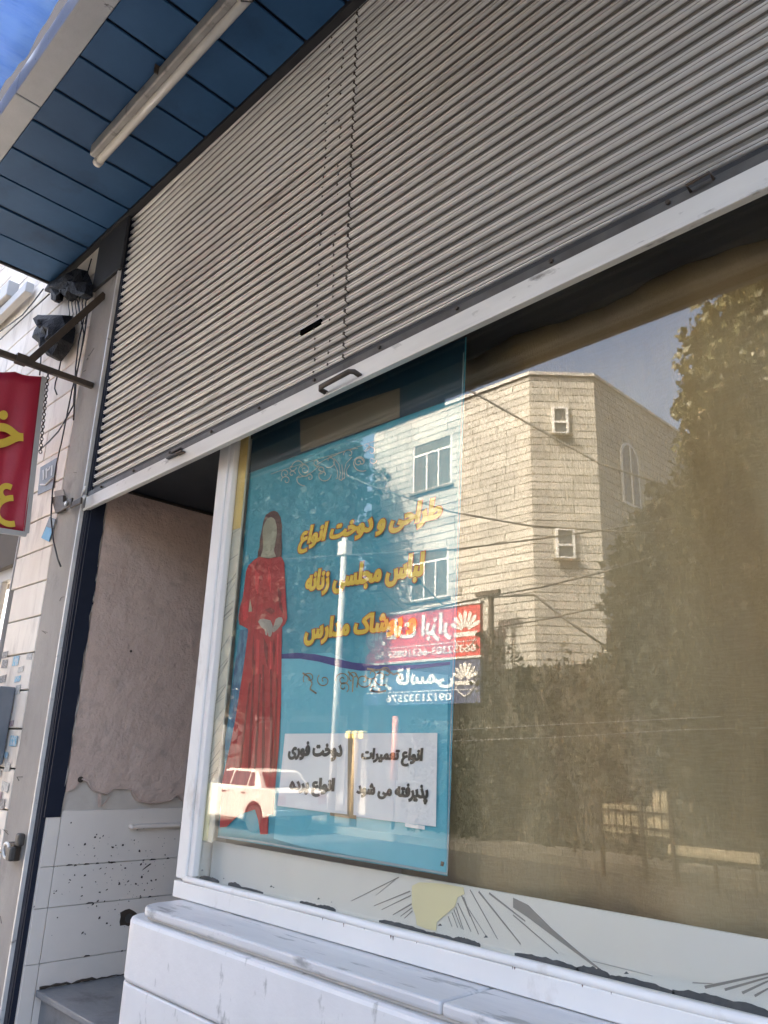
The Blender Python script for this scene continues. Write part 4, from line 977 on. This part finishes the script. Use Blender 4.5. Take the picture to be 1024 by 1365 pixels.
# parked white car
M_cw = mat('white_car_paint', (.60,.59,.565), (.56,.55,.53), 2, rough=.25); M_cg = mat('car_glass', (.02,.02,.022), rough=.06, spec=.8); M_tyre = mat('tyre_rubber', (.02,.02,.02), rough=.8)
car = thing('parked_car', 'white saloon car parked across the street, reflected over the red dress', 'car', (-17.4,-10.35,-.2))
X0 = -15.35; YN, YF = -9.56, -11.16; G = -.2
def cu(u, y, z): return (X0-u, y, G+z)
side = [(.0,.42),(.0,.62),(.02,.93),(.12,.99),(.62,1.01),(2.95,.98),(3.6,.93),(4.15,.86),(4.22,.6),(4.2,.36),(3.86,.34)]
arch = lambda c: [(c+.36*math.cos(a), .34+.36*math.sin(a)) for a in np.linspace(0,math.pi,9)]
prof_c = side + [(u, z) for u, z in arch(3.45)] + [(3.05,.27),(1.25,.27)] + [(u, z) for u, z in arch(.85)] + [(.45,.36)]
MB().slab([cu(u, YN, z) for u, z in prof_c], (0, YF-YN, 0)).build('body', M_cw, car, .03)
cab = [(.62,1.0),(.98,1.37),(1.15,1.41),(2.15,1.42),(2.35,1.38),(2.95,.98)]
b = MB(); n = len(cab); inn = [ (u, z, .0 if z < 1.1 else .13) for u, z in cab]
for sgn_, Y in ((-1, YN-.03), (1, YF+.03)):
    for u, z, d in inn: b.v.append(cu(u, Y+sgn_*d*1.0, z))
b.f += [tuple(range(n)), tuple(range(2*n-1, n-1, -1))] + [(k, k+n, (k+1) % n+n, (k+1) % n) for k in range(n)]
b.build('cabin', M_cw, car, .02)
def cwin(pts, nm='window'):
    b = MB(); q = []
    for u, z in pts: dd = .03+.13*max(0,(z-1.0))/.38*1.0; q.append(Vector(cu(u, YN-dd+.012, z)))
    b.slab(q, (0,-.02,0)); b.build(nm, M_cg, car)
cwin([(.93,1.04),(1.20,1.04),(1.20,1.36),(1.08,1.35)]); cwin([(1.26,1.04),(1.93,1.04),(1.93,1.37),(1.26,1.36)]); cwin([(1.99,1.04),(2.78,1.04),(2.38,1.34),(1.99,1.37)])
MB().slab([Vector(cu(.66,YN-.17,1.03)),Vector(cu(.66,YF+.17,1.03)),Vector(cu(.955,YF+.25,1.34)),Vector(cu(.955,YN-.25,1.34))], (.03,0,.03)).build('rear_window', M_cg, car)
for yy in (YN-.06, YF+.30): MB().box((X0-.02,yy-.24,G+.66),(X0+.015,yy,G+.86)).build('tail_lamp', mat('tail_red', (.30,.02,.02), rough=.3), car, .01)
bx('bumper', (X0-.08,YF-.02,G+.42), (X0+.07,YN+.02,G+.55), M_hem, car, .02); MB().box((X0-.005,YN-1.05,G+.62),(X0+.012,YN-.60,G+.74)).build('number_plate', M_paper, car)
for u in (1.18, 2.0): MB().box((X0-u-.2,YN,G+.86),(X0-u-.06,YN+.02,G+.89)).build('door_handle', M_dark, car)
for u in (1.23, 1.96): MB().box((X0-u-.006,YN,G+.32),(X0-u,YN+.003,G+.98)).build('door_gap', M_dark, car)
for u in (.85, 3.45):
    for y0 in (YN-.02, YF+.22):
        o = MB().tube([cu(u, y0, .31), cu(u, y0-.2, .31)], .31, 20).build('wheel', M_tyre, car, smooth=False); MB().tube([cu(u, y0+.006, .31), cu(u, y0-.0, .31)], .17, 14).build('rim', M_iron, o)

# hedge, fence, trees
def crown_mesh(cents, per, size, seed, squash=1.0):
    g = np.random.default_rng(seed); C = []
    for (cx, cy, cz, r) in cents:
        n = int(per*r**2); d = g.normal(size=(n,3)); d /= np.linalg.norm(d, axis=1)[:, None]
        rad = r*(g.random(n)**.45)*(1+.25*np.sin(d[:, 0]*7+cx)*np.cos(d[:, 2]*6)); C.append(np.array([cx,cy,cz])+d*rad[:, None]*np.array([1,1,squash]))
    C = np.concatenate(C); n = len(C)
    ax = g.normal(size=(n,3)); ax /= np.linalg.norm(ax, axis=1)[:, None]; t = np.cross(ax, g.normal(size=(n,3))); t /= np.linalg.norm(t, axis=1)[:, None]
    s = size*(.6+.8*g.random(n))[:, None]; nn = np.cross(ax, t)
    # five-pointed leaf, folded at the midrib
    P = np.stack([C-ax*s*.5, C+t*s*.45-ax*s*.05+nn*s*.08, C+t*s*.2+ax*s*.12, C+ax*s*.62, C-t*s*.2+ax*s*.12, C-t*s*.45-ax*s*.05+nn*s*.08], axis=1).reshape(-1,3)
    I = np.arange(n)[:, None]*6
    F = np.concatenate([np.concatenate([I, I+1, I+2, I+3], axis=1), np.concatenate([I, I+3, I+4, I+5], axis=1)])
    me = bpy.data.meshes.new('crown'); me.vertices.add(len(P)); me.vertices.foreach_set('co', P.ravel())
    me.loops.add(F.size); me.loops.foreach_set('vertex_index', F.ravel().astype(np.int32))
    me.polygons.add(len(F)); me.polygons.foreach_set('loop_start', np.arange(0,F.size,4,dtype=np.int32)); me.update(calc_edges=True); me.validate(); return me
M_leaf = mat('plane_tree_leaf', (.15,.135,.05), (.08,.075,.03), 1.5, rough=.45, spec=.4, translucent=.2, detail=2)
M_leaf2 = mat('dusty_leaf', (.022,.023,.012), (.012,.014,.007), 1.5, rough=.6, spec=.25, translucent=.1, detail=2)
M_bark = mat('bark', (.06,.045,.032), (.04,.03,.022), 6, (1,1,.3), rough=.9, bump=.6)
def tree(label, x, y, h, cents, per, size, seed, m=None, group='trees across the street'):
    th = thing('plane_tree', label, 'tree', (x,y,-.1), group); rr = random.Random(seed)
    MB().tube([(x,y,-.1),(x+.1,y,h*.25),(x-.05,y+.1,h*.5),(x+.1,y,h*.8)], [.22,.18,.14,.06], 9).build('trunk', M_bark, th, smooth=True)
    b = MB()
    for (cx, cy, cz, r) in cents:
        s = Vector((x, y, min(cz*.55, h*.6))); e = Vector((cx, cy, cz+.2*r)); mid = s.lerp(e,.5)+Vector((0,0,-.2)); b.tube([s, mid, e], [.08,.05,.015], 6)
    b.build('limbs', M_bark, th, smooth=True)
    me = crown_mesh([(cx, cy, cz, r) for cx, cy, cz, r in cents], per, size, seed); me.materials.append(m or M_leaf)
    for v in [0]: pass
    o = bpy.data.objects.new('crown', me); COL.objects.link(o); o.parent = th; o.location = -ORG[th.name]; return th
def ca(px, py, Y, r): p = across(px, py, Y); return (p.x, p.y, p.z, r)
Y1 = -7.6
tree('big leafy tree nearest the window, reflected at the right edge over the curtain', -2.4, -8.2, 8, [ca(1000,420,Y1,.75),ca(960,470,Y1,.55),ca(935,520,Y1,.32),ca(1020,520,Y1,1.0),ca(985,580,Y1,.75),ca(1050,640,Y1,1.2),ca(975,660,Y1,.7),ca(1000,760,Y1,.9),ca(950,740,Y1,.5),ca(1060,400,Y1,.9),ca(1080,520,Y1,1.1),ca(1120,640,Y1,1.3),ca(905,548,Y1,.12),ca(950,600,Y1,.4),ca(1000,860,Y1,.9),ca(1100,800,Y1,1.4),ca(1090,300,Y1,.8)], 4200, .105, 1)
Y2 = -11.3
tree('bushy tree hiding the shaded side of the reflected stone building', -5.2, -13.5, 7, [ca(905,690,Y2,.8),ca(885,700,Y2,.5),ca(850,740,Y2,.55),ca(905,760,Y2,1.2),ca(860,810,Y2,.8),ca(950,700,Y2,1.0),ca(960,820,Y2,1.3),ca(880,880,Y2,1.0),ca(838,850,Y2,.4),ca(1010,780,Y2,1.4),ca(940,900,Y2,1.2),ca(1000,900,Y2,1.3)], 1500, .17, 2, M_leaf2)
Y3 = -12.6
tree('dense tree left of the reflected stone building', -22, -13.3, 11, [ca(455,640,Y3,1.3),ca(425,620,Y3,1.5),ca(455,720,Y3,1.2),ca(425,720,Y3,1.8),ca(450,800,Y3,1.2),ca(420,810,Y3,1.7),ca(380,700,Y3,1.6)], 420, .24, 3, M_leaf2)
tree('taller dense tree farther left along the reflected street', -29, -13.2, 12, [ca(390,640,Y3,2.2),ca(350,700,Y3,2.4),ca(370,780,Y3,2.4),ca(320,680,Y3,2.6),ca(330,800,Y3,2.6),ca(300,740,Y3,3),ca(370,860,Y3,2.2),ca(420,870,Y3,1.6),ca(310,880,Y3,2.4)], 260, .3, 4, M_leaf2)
# hedge on a wall
hx0, hx1 = across(655,880,-12.7).x, 8.0; hzz = across(730,880,-12.7).z
hg = thing('ivy_wall', 'dark ivy covered garden wall below the reflected stone corner', 'wall', (-4,-12.9,0))
bx('wall', (hx0+.1,-13.1,-.1), (hx1,-12.9,hzz-.1), mat('garden_wall', (.05,.042,.03), (.035,.03,.022), 3, rough=.9), hg)
bx('low_wall', (across(556,945,-12.7).x,-12.9,-.1), (hx0+.098,-12.8,across(620,950,-12.4).z-.15), MATS['garden_wall'], hg)
cts = []; rr = random.Random(8); x = hx0
while x < hx1:
    for zz in np.arange(.3, hzz, .55): cts.append((x+rr.uniform(-.2,.2), -12.75+rr.uniform(-.1,.1), zz+rr.uniform(-.2,.1)-.12, .42))
    x += .5
xx = across(560,945,-12.4).x
while xx < across(665,945,-12.4).x:
    for zz in np.arange(.2, across(620,952,-12.4).z-.3, .5): cts.append((xx+rr.uniform(-.2,.2), -12.4+rr.uniform(-.1,.1), zz, .42))
    xx += .45
cts += [(across(px,872,-12.6).x, -12.6, across(px,py,-12.6).z, r) for px, py, r in ((660,868,.22),(672,872,.2),(690,876,.15),(752,870,.16),(750,856,.09),(795,876,.12),(820,870,.3),(648,860,.2),(640,845,.14),(655,845,.1))]
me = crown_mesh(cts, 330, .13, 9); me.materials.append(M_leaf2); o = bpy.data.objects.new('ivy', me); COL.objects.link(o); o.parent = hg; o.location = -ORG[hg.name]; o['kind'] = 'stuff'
fn = thing('pale_fence', 'pale slatted fence catching the sun at the foot of the ivy wall', 'fence', (-7,-10.6,0))
FYY = -10.74; x0, x1 = across(803,1090,FYY).x, across(893,1090,FYY).x; zf0, zf1 = across(850,1112,FYY).z, across(850,1074,FYY).z
M_fp = mat('pale_fence_paint', (.66,.58,.40), (.5,.44,.3), 8, rough=.6); nsl = 9
for i in range(nsl): x = x0+(x1-x0)*i/nsl; MB().box((x,FYY-.03,zf0),(x+(x1-x0)/nsl*.8,FYY,zf1+(.25 if i > nsl-3 else 0))).build('slat', M_fp, fn)
for zz in (zf0+.08, zf1-.12): bx('rail', (x0-.05,FYY,zz), (x1+.05,FYY+.03,zz+.04), M_bark, fn)
for x in (x0-.05, (x0+x1)/2+.1, x1): bx('post', (x,FYY-.04,-.2), (x+.05,FYY+.04,zf1+.1), M_bark, fn)
kx0, kx1 = across(890,1130,FYY).x, across(1012,1135,FYY).x
za_, zb2 = across(950,1146,FYY).z, across(950,1132,FYY).z
lr = thing('low_barrier', 'low pale barrier rail to the right of the slatted fence', 'barrier', ((kx0+kx1)/2, FYY, -.2))
bx('rail', (kx0,FYY-.05,za_), (kx1,FYY,zb2), M_fp, lr, .01)
for x in (kx0+.1, (kx0+kx1)/2, kx1-.15): bx('post', (x,FYY-.045,-.2), (x+.05,FYY-.005,za_), M_bark, lr)
